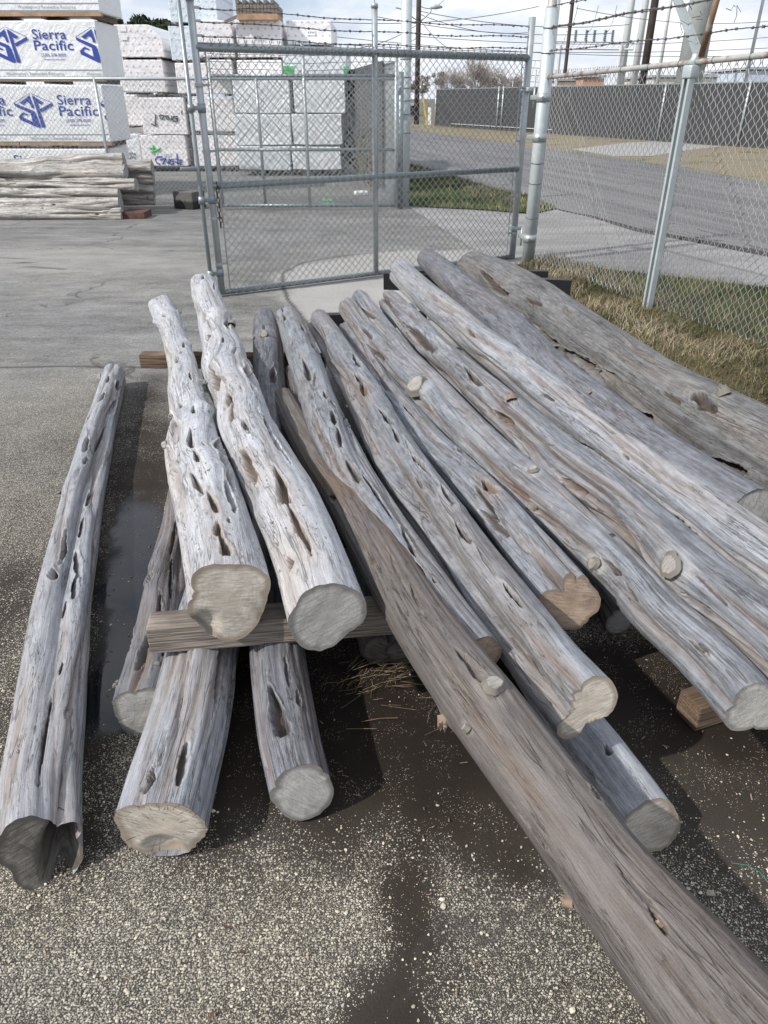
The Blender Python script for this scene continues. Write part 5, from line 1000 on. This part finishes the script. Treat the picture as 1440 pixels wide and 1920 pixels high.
mb = MB(); pipe(mb, A+dv*2.5+tn*0.06+z_(0.22), A+dv*14+tn*0.06+z_(0.22), 0.025, 8); mb.build('bottom_rail', M['galv_pale'], sf)
def pole(name, u, v, Y, r0_, r1_, h_, mat, label, cat, **kw):
    x = Q(u, v, Y)[0]; mb = MB(); mb.tube([(x, Y, 0), (x, Y, h_*0.5), (x, Y, h_)], [r0_, (r0_+r1_)/2, r1_], 14)
    return tag(mb.build(name, mat, None, True), label, cat), x
M['woodpole'] = flat('creosoted_pole', (0.055, 0.042, 0.034), 0.9, 0.3, 3)
M['polegrey'] = flat('grey_pole_paint', (0.42, 0.45, 0.45), 0.6, 0.08, 2)
M['polewhite'] = flat('white_pole_paint', (0.62, 0.64, 0.65), 0.6, 0.06, 2)
up_, x = pole('utility_pole', 783, 120, 60.0, 0.19, 0.16, 11.0, M['woodpole'], 'dark wooden utility pole with a street lamp arm beyond the road', 'utility pole')
e = Q(820, 14, 60.0); mb = MB(); k0 = Q(788, 44, 60.0); mb.tube([(x, 60, k0[2]), ((x*0.35+e[0]*0.65), 60, e[2]-0.25), (e[0]-0.4, 60, e[2])], 0.05, 8); mb.build('lamp_arm', M['galv'], up_)
mb = MB(); mb.tube([e+np.array((-0.5, 0, 0.0)), e+np.array((-0.1, 0, 0.06)), e+np.array((0.35, 0, 0.02))], [0.08, 0.17, 0.06], 10); mb.build('lamp_head', M['polegrey'], up_, True)
e3 = Q(742, 16, 60.0); mb = MB(); mb.tube([(x, 60, Q(783, 40, 60.0)[2]), (e3[0]+0.3, 60, e3[2]), (e3[0], 60, e3[2]+0.05)], 0.05, 6); mb.build('bracket', M['galv'], up_)
M['yellow'] = flat('yellow_plastic', (0.62, 0.42, 0.06), 0.6)
mb = MB(); q0 = P(801, 235, 0); q1 = Q(794, 185, q0[1]); mb.tube([q0, q1], 0.07, 8); tag(mb.build('guy_guard', M['yellow']), 'yellow guard on a guy wire beside the utility pole', 'guard')
mb = MB(); q0 = P(805, 234, 0); mb.box(q0+z_(0.55), (0.22, 0.22, 1.1), None, 0.02); tag(mb.build('marker_post', M['paper']), 'short white marker post at the end of the slat fence', 'post')
pole('utility_pole', 1217, 75, 44.0, 0.20, 0.17, 13.0, M['woodpole'], 'dark leaning wooden pole behind the slat fence at right', 'utility pole')
pole('transmission_pole', 1306, 75, 66.0, 1.05, 0.85, 30.0, M['polegrey'], 'massive pale grey steel transmission pole behind the right fence post', 'pole')
pole('substation_mast', 1177, 55, 80.0, 0.36, 0.24, 22.0, M['polewhite'], 'tapered white substation mast, left of the two close together', 'mast')
pole('substation_mast', 1203, 55, 84.0, 0.34, 0.28, 24.0, M['polewhite'], 'straight white substation mast, right of the two close together', 'mast')
pole('lightning_mast', 1245, 80, 75.0, 0.16, 0.10, 20.0, M['polewhite'], 'thin white mast right of the dark leaning pole', 'mast')
pole('lightning_mast', 1418, 60, 70.0, 0.15, 0.09, 20.0, M['polewhite'], 'thin white mast at the right edge of the photo', 'mast')
pole('lightning_mast', 966, 100, 110.0, 0.09, 0.03, Q(966, 70, 110.0)[2], M['polewhite'], 'needle thin white mast left of the gate upright', 'mast')
gy_ = 78.0
gn_ = tag(empty('substation_gantry', tuple(np.r_[Q(1110, 150, gy_)[:2], 0])), 'pale steel substation gantry beam with insulators behind the slat fence', 'gantry')
a_, b_ = Q(1035, 84, gy_), Q(1188, 86, gy_); mb = MB()
for dz in (0, 0.55): pipe(mb, a_+z_(dz-0.28), b_+z_(dz-0.28), 0.09, 6)
for q in np.linspace(0, 1, 15): mb.tube([a_+(b_-a_)*q+z_(-0.28), a_+(b_-a_)*min(1, q+0.07)+z_(0.27)], 0.05, 5)
mb.build('beam', M['polewhite'], gn_)
for uq in (1050, 1165):
    q = Q(uq, 85, gy_); mb = MB(); mb.tube([(q[0], gy_, 0), (q[0], gy_, q[2])], 0.2, 8); mb.build('column', M['polewhite'], gn_)
for uq in (1078, 1098, 1113, 1133, 1147):
    q = Q(uq, 80, gy_); q2 = Q(uq, 56, gy_); mb = MB(); zz4 = np.linspace(q[2], q2[2], 15); mb.tube([(q[0], gy_, z) for z in zz4], [0.08+0.07*(i % 2) for i in range(15)], 8); mb.build('insulator', M['galv_dark'], gn_)
mb = MB()
for ua in (1062, 1100, 1135): p_ = [Q(ua+q*22-6*(1-q)*0, 60-50*q*q, gy_) for q in np.linspace(0, 1, 8)]; mb.tube(p_, 0.03, 4); p_ = [Q(ua-5+q*14, 80-26*math.sqrt(q), gy_) for q in np.linspace(0, 1, 8)]; mb.tube(p_, 0.03, 4)
mb.build('conductor', M['galv_dark'], gn_)
# substation clutter: steel frames of their own
fr = tag(empty('steel_lattice_mast', tuple(np.r_[Q(1000, 170, 90.0)[:2], 0])), 'light steel lattice frame behind the gate upright', 'mast')
mb = MB()
for uq in (984, 994, 1006, 1017, 1030): q = Q(uq, 120, 90.0); mb.tube([(q[0], 90, 0), (q[0], 90, Q(uq, 108+((uq*7) % 26), 90.0)[2])], 0.10, 6)
for vq in (112, 126, 140, 152): a_, b_ = Q(980, vq, 90.0), Q(1034, vq+2, 90.0); mb.tube([a_, b_], 0.07, 5)
for uq in (984, 994, 1006, 1017): mb.tube([Q(uq, 150, 90.0), Q(uq+11, 112, 90.0)], 0.05, 5)
mb.build('lattice', M['polewhite'], fr)
def building(u0, u1, v0, v1, Y, dep, wall, label, roofm):
    x0, x1 = Q(u0, v0, Y)[0], Q(u1, v0, Y)[0]; zt_ = Q(u0, v0, Y)[2]; r_ = tag(empty('low_building', ((x0+x1)/2, Y, 0)), label, 'building')
    MB().box(((x0+x1)/2, Y+dep/2, zt_/2-0.1), (x1-x0, dep, zt_-0.2)).build('wall', wall, r_); MB().box(((x0+x1)/2, Y+dep/2, zt_), (x1-x0+0.5, dep+0.5, 0.22)).build('roof', roofm, r_)
    for q in np.linspace(0.1, 0.9, max(2, int((x1-x0)/5))): mb = MB(); mb.box((x0+(x1-x0)*q, Y-0.02, zt_*0.55), (1.6, 0.06, 1.0)); mb.build('window', M['window_dark'], r_)
M['cream'] = flat('cream_wall', (0.62, 0.58, 0.50), 0.8, 0.05, 1); M['orange'] = flat('orange_wall', (0.50, 0.26, 0.16), 0.8, 0.08, 1); M['roofg'] = flat('grey_roof', (0.38, 0.38, 0.38), 0.7, 0.1, 1); M['bluewall'] = flat('pale_blue_wall', (0.50, 0.56, 0.66), 0.7, 0.05, 1)
building(1095, 1134, 143, 170, 100.0, 12, M['orange'], 'low orange building far behind the slat fence', M['roofg'])
building(1226, 1420, 143, 175, 96.0, 14, M['cream'], 'long cream building far behind the slat fence at right', M['roofg'])
building(1405, 1600, 128, 175, 88.0, 12, M['bluewall'], 'pale bluish building at the right edge behind the slat fence', M['roofg'])
building(1040, 1092, 150, 175, 104.0, 10, M['cream'], 'small cream shed left of the orange building', M['roofg'])
building(700, 772, 196, 228, 92.0, 10, M['bluewall'], 'pale low building behind the utility pole', M['roofg'])
# power lines
M['cable'] = flat('power_cable', (0.10, 0.10, 0.105), 0.7)
mb = None
lines = [((600, 40), (1010, 12), 62), ((700, 30), (1150, 62), 62), ((783, 20), (1180, 46), 62), ((783, 25), (1000, 60), 63), ((560, 78), (1440, 90), 66), ((620, 68), (1440, 104), 66), ((783, 68), (1440, 70), 66), ((620, 92), (783, 46), 60), ((660, 96), (783, 70), 60), ((783, 8), (840, -10), 60), ((1080, 15), (1440, 40), 70), ((783, 30), (870, 100), 60)]
for i, (a2, b2, Y2) in enumerate(lines):
    p_, q_ = Q(*a2, Y2), Q(*b2, Y2+6); tt = np.linspace(0, 1, 24); L3 = p_+np.outer(tt, q_-p_); L3[:, 2] -= 0.5*4*tt*(1-tt); mb = MB(); mb.tube(L3, 0.022, 4)
    labs = ['thin power cable rising over the rear gate towards the right', 'power cable sloping down behind the gate', 'upper power cable from the wooden pole to the right', 'steep power cable from the wooden pole behind the gate top', 'lowest long power cable across the sky', 'second lowest long power cable across the sky', 'level power cable right of the wooden pole', 'power cable falling left from the wooden pole, upper one', 'power cable falling left from the wooden pole, lower one', 'short power cable leaving the lamp bracket upwards', 'power cable in front of the grey transmission pole', 'guy wire slanting down right from the wooden pole']
    tag(mb.build('power_line', M['cable']), labs[i], 'power line', 'power lines over the road')
# trees
M['bark'] = flat('hazed_twig_bark', (0.30, 0.245, 0.21), 0.9, 0.25, 3)  # bark lightened so that distance haze sits in its colour
def leaf_mat(name, a, bcol):
    m, t, b = new_mat(name); r_ = t.attr('rnd').outputs['Fac']; put(t, b, color=t.mix(r_, a, bcol), rough=0.8, spec=0.2); return m
M['leaf_dark'] = leaf_mat('evergreen_leaves', (0.018, 0.032, 0.014), (0.07, 0.09, 0.045)); M['leaf_brown'] = leaf_mat('russet_leaves', (0.14, 0.085, 0.055), (0.32, 0.22, 0.15)); M['leaf_olive'] = leaf_mat('olive_leaves', (0.08, 0.08, 0.05), (0.19, 0.18, 0.11))
def leaves(centres, radii, n, size, mat, name, parent, seed):
    rg = np.random.default_rng(seed); V = []; rn = []
    tot = sum(r_**3 for r_ in radii)
    for c_, r_ in zip(centres, radii):
        k = max(30, int(n*r_**3/tot)); d = rg.normal(0, 1, (k, 3)); d /= np.linalg.norm(d, axis=1, keepdims=True); rr = r_*rg.uniform(0.25, 1.0, (k, 1))**0.6; p_ = np.array(c_)+d*rr*np.array((1, 1, 0.85))
        a = rg.normal(0, 1, (k, 3)); a /= np.linalg.norm(a, axis=1, keepdims=True); bq = np.cross(a, rg.normal(0, 1, (k, 3))); bq /= np.linalg.norm(bq, axis=1, keepdims=True); s_ = size*rg.uniform(0.5, 1.3, (k, 1))
        V.append(np.stack((p_-a*s_, p_+bq*s_*0.45, p_+a*s_, p_-bq*s_*0.45), 1)); rn.append(np.repeat(rg.uniform(0, 1, k), 4))
    V = np.concatenate(V).reshape(-1, 3); Fq = np.arange(len(V)).reshape(-1, 4)
    me = fast_mesh(name, V-np.array(parent.location), Fq, mat, False); set_attr(me, 'rnd', np.concatenate(rn)); return link(name, me, parent)
def branches(mb, p_, d, L, r_, lev, rg, tips, spread=0.5):
    n = 5; q = [np.array(p_)]; dd = np.array(d, float)
    for _ in range(n): dd = dd+rg.normal(0, 0.10, 3); dd[2] += 0.03; dd /= np.linalg.norm(dd); q.append(q[-1]+dd*L/n)
    mb.tube(q, np.linspace(r_, r_*0.6, n+1), 5 if lev > 1 else 3, cap=False)
    if lev == 0: tips.append(q[-1]); return
    for _ in range(3 if lev > 1 else 4):
        k = rg.integers(2, n+1); e_ = dd+rg.normal(0, spread, 3); e_[2] = abs(e_[2])*0.8+0.15; e_ /= np.linalg.norm(e_); branches(mb, q[k], e_, L*rg.uniform(0.55, 0.8), r_*0.5, lev-1, rg, tips, spread)
def tree(u, vtop, Y, label, kind, seed, width=None):
    rg = np.random.default_rng(seed); x = Q(u, 150, Y)[0]; h_ = Q(u, vtop, Y)[2]; r_ = tag(empty('tree', (x, Y, 0)), label, 'tree', 'trees beyond the road'); mb = MB(); tips = []
    if kind == 'bare':
        mb.tube([(x, Y, 0), (x+0.1, Y, h_*0.15), (x, Y, h_*0.3)], [h_*0.03, h_*0.024, h_*0.02], 7, cap=False)
        for _ in range(6): e_ = np.array((rg.normal(0, 0.7), rg.normal(0, 0.5), 1.0)); e_ /= np.linalg.norm(e_); branches(mb, (x, Y, h_*rg.uniform(0.18, 0.3)), e_, h_*0.32, h_*0.014, 3, rg, tips)
        mb.build('trunk', M['bark'], r_); tb = MB()
        for tp_ in tips:
            for _ in range(2): tb.tube([tp_, tp_+rg.normal(0, 0.5, 3)+np.array((0, 0, 0.3)), tp_+rg.normal(0, 0.9, 3)+np.array((0, 0, 0.8))], 0.03, 3, cap=False)
        tb.build('twigs', M['bark'], r_)
    else:
        wd = width or h_*0.5; mb.tube([(x, Y, 0), (x+0.15, Y, h_*0.3), (x, Y, h_*0.75)], [0.3, 0.22, 0.08], 8, cap=False)
        cs, rs = [], []
        for _ in range(15):
            a = rg.uniform(0, 6.28); q = rg.uniform(0.1, 1); zc_ = rg.uniform(0.42, 0.92); cw = wd*math.sqrt(max(0.05, 1-((zc_-0.6)/0.45)**2)); cs.append((x+cw*q*math.cos(a)*0.85, Y+cw*q*math.sin(a)*0.6, h_*zc_)); rs.append(h_*rg.uniform(0.07, 0.13)); mb.tube([(x, Y, h_*zc_*0.6), cs[-1]], [0.07, 0.03], 4, cap=False)
        mb.build('trunk', M['bark'], r_); leaves(cs, rs, {'dark': 5200, 'brown': 3600, 'olive': 3600}[kind], h_*(0.028 if kind == 'dark' else 0.02), M['leaf_'+kind], 'crown', r_, seed)
tree(262, 24, 42.0, 'dark evergreen tree rising behind the dotted bundles, left of two', 'dark', 61, 2.2); tree(302, 14, 44.0, 'dark evergreen tree rising behind the dotted bundles, right of two', 'dark', 62, 2.4)
for args in ((792, 140, 250, 'russet tree behind the utility pole, leftmost of the far row', 'brown', 63), (826, 134, 240, 'olive brown tree right of the utility pole', 'olive', 64), (866, 146, 235, 'small olive tree over the end of the slat fence', 'olive', 65), (893, 108, 180, 'tall bare branching tree above the slat fence', 'bare', 66), (925, 122, 200, 'russet bare tree just right of the tallest bare one', 'bare', 67), (948, 136, 230, 'olive brown tree close to the gate upright', 'olive', 68), (972, 146, 210, 'bare tree behind the steel lattice mast', 'bare', 69), (850, 128, 205, 'thin bare tree behind the olive trees', 'bare', 70), (764, 150, 260, 'low russet tree at the rear post', 'brown', 72), (905, 150, 270, 'broad russet tree low behind the bare ones', 'brown', 73)): tree(*args, **({'width': 6.5} if args[4] in ('brown', 'olive') else {}))
sc_ = MB(); q0 = s0+sdv*1.2; sc_.box((q0+s1)/2+z_(1.2)+np.array((-0.05, 0, 0)), (np.linalg.norm(s1-q0), 0.03, 2.1), [sdv, (-sdv[1], sdv[0], 0), (0, 0, 1)])
tag(sc_.build('fence_screen', flat('dark_screen_cloth', (0.075, 0.075, 0.075), 0.9, 0.3, 3)), 'dark grey screen cloth hung inside the side fence', 'screen')
sh = tag(empty('shrub', (-0.25, 17.2, 0)), 'dry brown weedy shrub growing at the side fence', 'shrub'); rgs = np.random.default_rng(75); mb = MB()
for _ in range(26): a = rgs.normal(0, 0.35, 2); mb.tube([(-0.25+a[0]*0.4, 17.2+a[1], 0), (-0.25+a[0], 17.2+a[1]*2, rgs.uniform(0.5, 1.5))], [0.012, 0.004], 4)
mb.build('stem', M['bark'], sh); leaves([(-0.25+0.25*math.sin(k), 17.2+0.35*k-1, 0.45+0.3*(k % 2)) for k in range(6)], [0.42]*6, 1500, 0.035, M['leaf_olive'], 'foliage', sh, 76)
# ------------------------------------------------------------------ grass, straw, gravel (nobody could count these)
def blades(name, poly, n, h0, h1, wd, mat, label, seed, lean=0.5, dens=None, z=0.01):
    rg = np.random.default_rng(seed); poly = np.array(poly)[:, :2]; lo, hi = poly.min(0), poly.max(0); pts = np.zeros((0, 2))
    while len(pts) < n:
        q = rg.uniform(lo, hi, (n*3, 2)); keep = inside(poly, q[:, 0], q[:, 1]) > 0
        if dens is not None: keep &= rg.uniform(0, 1, len(q)) < dens(q)
        pts = np.r_[pts, q[keep]]
    pts = pts[:n]; a = rg.uniform(0, 6.28, n); ht = rg.uniform(h0, h1, n)*(0.7+0.6*rg.uniform(0, 1, n)**2); ln_ = rg.uniform(0.1, 1, n)*lean*ht
    d = np.stack((np.cos(a), np.sin(a), 0*a), 1); s_ = np.stack((-np.sin(a), np.cos(a), 0*a), 1)*(wd*rg.uniform(0.6, 1.3, n))[:, None]; base = np.c_[pts, np.full(n, z)]
    m1 = base+d*(ln_*0.35)[:, None]+np.outer(ht*0.55, (0, 0, 1)); tp_ = base+d*ln_[:, None]*1.15+np.outer(ht, (0, 0, 1))
    V = np.stack((base-s_, base+s_, m1+s_*0.7, m1-s_*0.7, tp_), 1).reshape(-1, 3); k = np.arange(n)*5
    me = bpy.data.meshes.new(name); me.from_pydata(V.tolist(), [], np.stack((k, k+1, k+2, k+3), 1).tolist()+np.stack((k+3, k+2, k+4), 1).tolist()); me.update(); me.materials.append(mat)
    pn = np.clip(0.5+0.55*fnoise(pts[:, 0], pts[:, 1], 5.5, seed, 3)+rg.normal(0, 0.2, n), 0, 1); set_attr(me, 'rnd', np.repeat(pn, 5)); return tag(link(name, me), label, 'grass', kind='stuff')
def blade_mat(name, cols):
    m, t, b = new_mat(name); r_ = t.attr('rnd').outputs['Fac']; rp_ = t.n('ShaderNodeValToRGB', {0: r_}); cr = rp_.color_ramp; cr.interpolation = 'LINEAR'
    for i, (p_, c_) in enumerate(cols):
        e_ = cr.elements[i] if i < 2 else cr.elements.new(p_); e_.position = p_; e_.color = (*c_, 1)
    put(t, b, color=rp_.outputs[0], rough=0.75, spec=0.25); return m
M['blade_dry'] = blade_mat('dry_grass_blades', [(0, (0.055, 0.042, 0.028)), (1, (0.43, 0.37, 0.27)), (0.24, (0.07, 0.085, 0.035)), (0.45, (0.17, 0.135, 0.085)), (0.72, (0.30, 0.25, 0.165))])
M['blade_green'] = blade_mat('green_grass_blades', [(0, (0.035, 0.065, 0.018)), (1, (0.36, 0.30, 0.14)), (0.55, (0.09, 0.135, 0.04)), (0.75, (0.15, 0.17, 0.06))])
vp = VW; near_f = lambda q: np.clip(1.25-np.abs((q[:, 0]-CP[0])*fn_[0]+(q[:, 1]-CP[1])*fn_[1]+0.25)/0.75, 0.06, 1)*(0.35+0.65*(fnoise(q[:, 0], q[:, 1], 4, 3) > -0.15))
blades('dry_grass', vp, 27000, 0.02, 0.085, 0.0024, M['blade_dry'], 'tangled dry straw coloured grass along the fence foot', 81, 2.2, near_f)
out_f = lambda q: np.clip(((q[:, 0]-CP[0])*fn_[0]+(q[:, 1]-CP[1])*fn_[1]+0.22)*2.5, 0.22, 1)
blades('green_grass', vp, 40000, 0.025, 0.085, 0.0026, M['blade_green'], 'short green grass on both sides of the right fence', 82, 0.7, out_f)
blades('green_grass', lin_pts(*TRI), 15000, 0.03, 0.09, 0.006, M['blade_green'], 'short green grass of the island beyond the gate', 83, 0.6, None, 0.02)
blades('dry_grass', lin_pts(*TRI[1:8], (900, 380), (860, 350)), 3500, 0.03, 0.11, 0.006, M['blade_dry'], 'dry yellow grass fringe of the island beside the road', 84, 0.6, None, 0.02)
blades('dry_grass', lin_pts((980, 505), (1030, 488), (1075, 500), (1110, 520), (1090, 560), (1040, 560)), 3000, 0.04, 0.15, 0.003, M['blade_dry'], 'clump of dry grass at the foot of the corner post', 85, 0.9)
# straw bits between and under logs
rg = np.random.default_rng(91); mb = MB()
for (u, v, n, sp, z) in ((700, 1275, 55, 0.09, 0.01), (1180, 1185, 24, 0.05, 0.01), (745, 1255, 25, 0.05, 0.015), (860, 1330, 14, 0.06, 0.01)):
    c_ = P(u, v, z)
    for _ in range(n):
        p_ = c_+np.r_[rg.normal(0, sp, 2), abs(rg.normal(0, 0.008))]; a = rg.normal(0.4, 0.6); L = rg.uniform(0.03, 0.13); d = np.array((math.cos(a), math.sin(a), rg.normal(0, 0.10)))
        mb.tube([p_, p_+d*L*0.5+rg.normal(0, 0.004, 3), p_+d*L], 0.0009, 4)
M['straw'] = flat('straw_bits', (0.17, 0.125, 0.07), 0.8, 0.4, 40)
tag(mb.build('straw', M['straw']), 'dry straw and twigs scattered on the wet ground under the logs', 'straw', kind='stuff')
# loose stone chips on the near asphalt
rg = np.random.default_rng(95); n = 34000; q = np.c_[rg.uniform(-1.5, 1.7, n), 0.25+rg.uniform(0, 1, n)**1.3*3.2]
ix = np.clip(np.searchsorted(xs, q[:, 0]), 0, len(xs)-1); iy = np.clip(np.searchsorted(ys, q[:, 1]), 0, len(ys)-1)
wq = wet_shade_f.reshape(X.shape)[ix, iy]; pq_ = pudf.reshape(X.shape)[ix, iy]; keep = rg.uniform(0, 1, n) < np.clip(0.55-0.62*wq, 0.02, 1)*(1-0.8*pq_); q = q[keep]; n = len(q)
ico = bmesh.new(); bmesh.ops.create_icosphere(ico, subdivisions=1, radius=1.0); iv = np.array([v.co[:] for v in ico.verts]); ic = np.array([[v.index for v in f.verts] for f in ico.faces]); ico.free()
sz = 0.0014+0.0027*rg.uniform(0, 1, n)**2.4; sz = np.where(rg.uniform(0, 1, n) < 0.006, sz+rg.uniform(0.002, 0.005, n), sz); ang = rg.uniform(0, 6.28, n); el = rg.uniform(0.6, 1.5, n); jit = 1+rg.normal(0, 0.22, (n, len(iv)))
V = iv[None]*jit[..., None]*np.stack((sz*el, sz, sz*0.55), 1)[:, None]; ca, sa = np.cos(ang)[:, None], np.sin(ang)[:, None]
V = np.stack((V[..., 0]*ca-V[..., 1]*sa+q[:, :1], V[..., 0]*sa+V[..., 1]*ca+q[:, 1:], V[..., 2]+0.001), -1)
Fq = (ic[None]+(np.arange(n)*len(iv))[:, None, None]).reshape(-1, 3)
m, t, b = new_mat('stone_chips'); r_ = t.attr('rnd').outputs['Fac']; put(t, b, color=t.mix(r_, (0.26, 0.235, 0.18), (0.66, 0.60, 0.47)), rough=0.85)
me = fast_mesh('gravel', V.reshape(-1, 3), Fq, m, False); set_attr(me, 'rnd', np.repeat(rg.uniform(0, 1, n), len(iv)))
tag(link('gravel', me), 'loose cream stone chips scattered on the near asphalt', 'gravel', kind='stuff')
rg = np.random.default_rng(97); mb = MB()
for k in range(420):
    c_ = np.r_[rg.uniform(-1.4, 1.5), 0.5+rg.uniform(0, 1)**1.2*2.6, 0.003+rg.uniform(0, 0.002)]; a = rg.uniform(0, 6.28); L = rg.uniform(0.005, 0.022)*(1 if rg.uniform() < 0.9 else 1.8); w = rg.uniform(0.0012, 0.003)
    d = np.array((math.cos(a), math.sin(a), rg.normal(0, 0.12))); e_ = np.array((-math.sin(a), math.cos(a), 0))
    mb.add([c_-d*L/2-e_*w, c_-d*L/2+e_*w*0.6, c_+d*L/2+e_*w, c_+d*L/2-e_*w*0.4, c_+z_(0.0016)], [(0, 1, 4), (1, 2, 4), (2, 3, 4), (3, 0, 4)])
tag(mb.build('wood_chips', flat('wood_chip', (0.17, 0.125, 0.085), 0.85, 0.7, 60)), 'tiny bark and wood chips littering the asphalt round the logs', 'wood chips', kind='stuff')
# a few dead leaves and a thread
mb = MB()
for (u, v) in ((425, 1738), (455, 1785), (398, 1905)):
    c_ = P(u, v, 0.006); a = rg.uniform(0, 6); d = np.array((math.cos(a), math.sin(a), 0)); e_ = np.array((-d[1], d[0], 0)); 
    lf = MB(); lf.add([c_-d*0.010, c_-e_*0.004+z_(0.002), c_+d*0.011+z_(0.003), c_+e_*0.006+z_(0.004)], [(0, 1, 2, 3)])
    M.setdefault('leaf', flat('dead_leaf', (0.10, 0.05, 0.03), 0.7, 0.3, 30)); tag(lf.build('dead_leaf', M['leaf']), 'tiny curled brown dead leaf on the gravelly asphalt', 'leaf', 'dead leaves on the asphalt')
mb = MB(); mb.tube([P(1372, 1618, 0.006), P(1400, 1622, 0.008), P(1425, 1635, 0.006), P(1450, 1665, 0.004)], 0.0013, 5); M['thread'] = flat('green_string', (0.03, 0.16, 0.12), 0.6)
tag(mb.build('string', M['thread']), 'thin green string on the asphalt at the right edge', 'string')
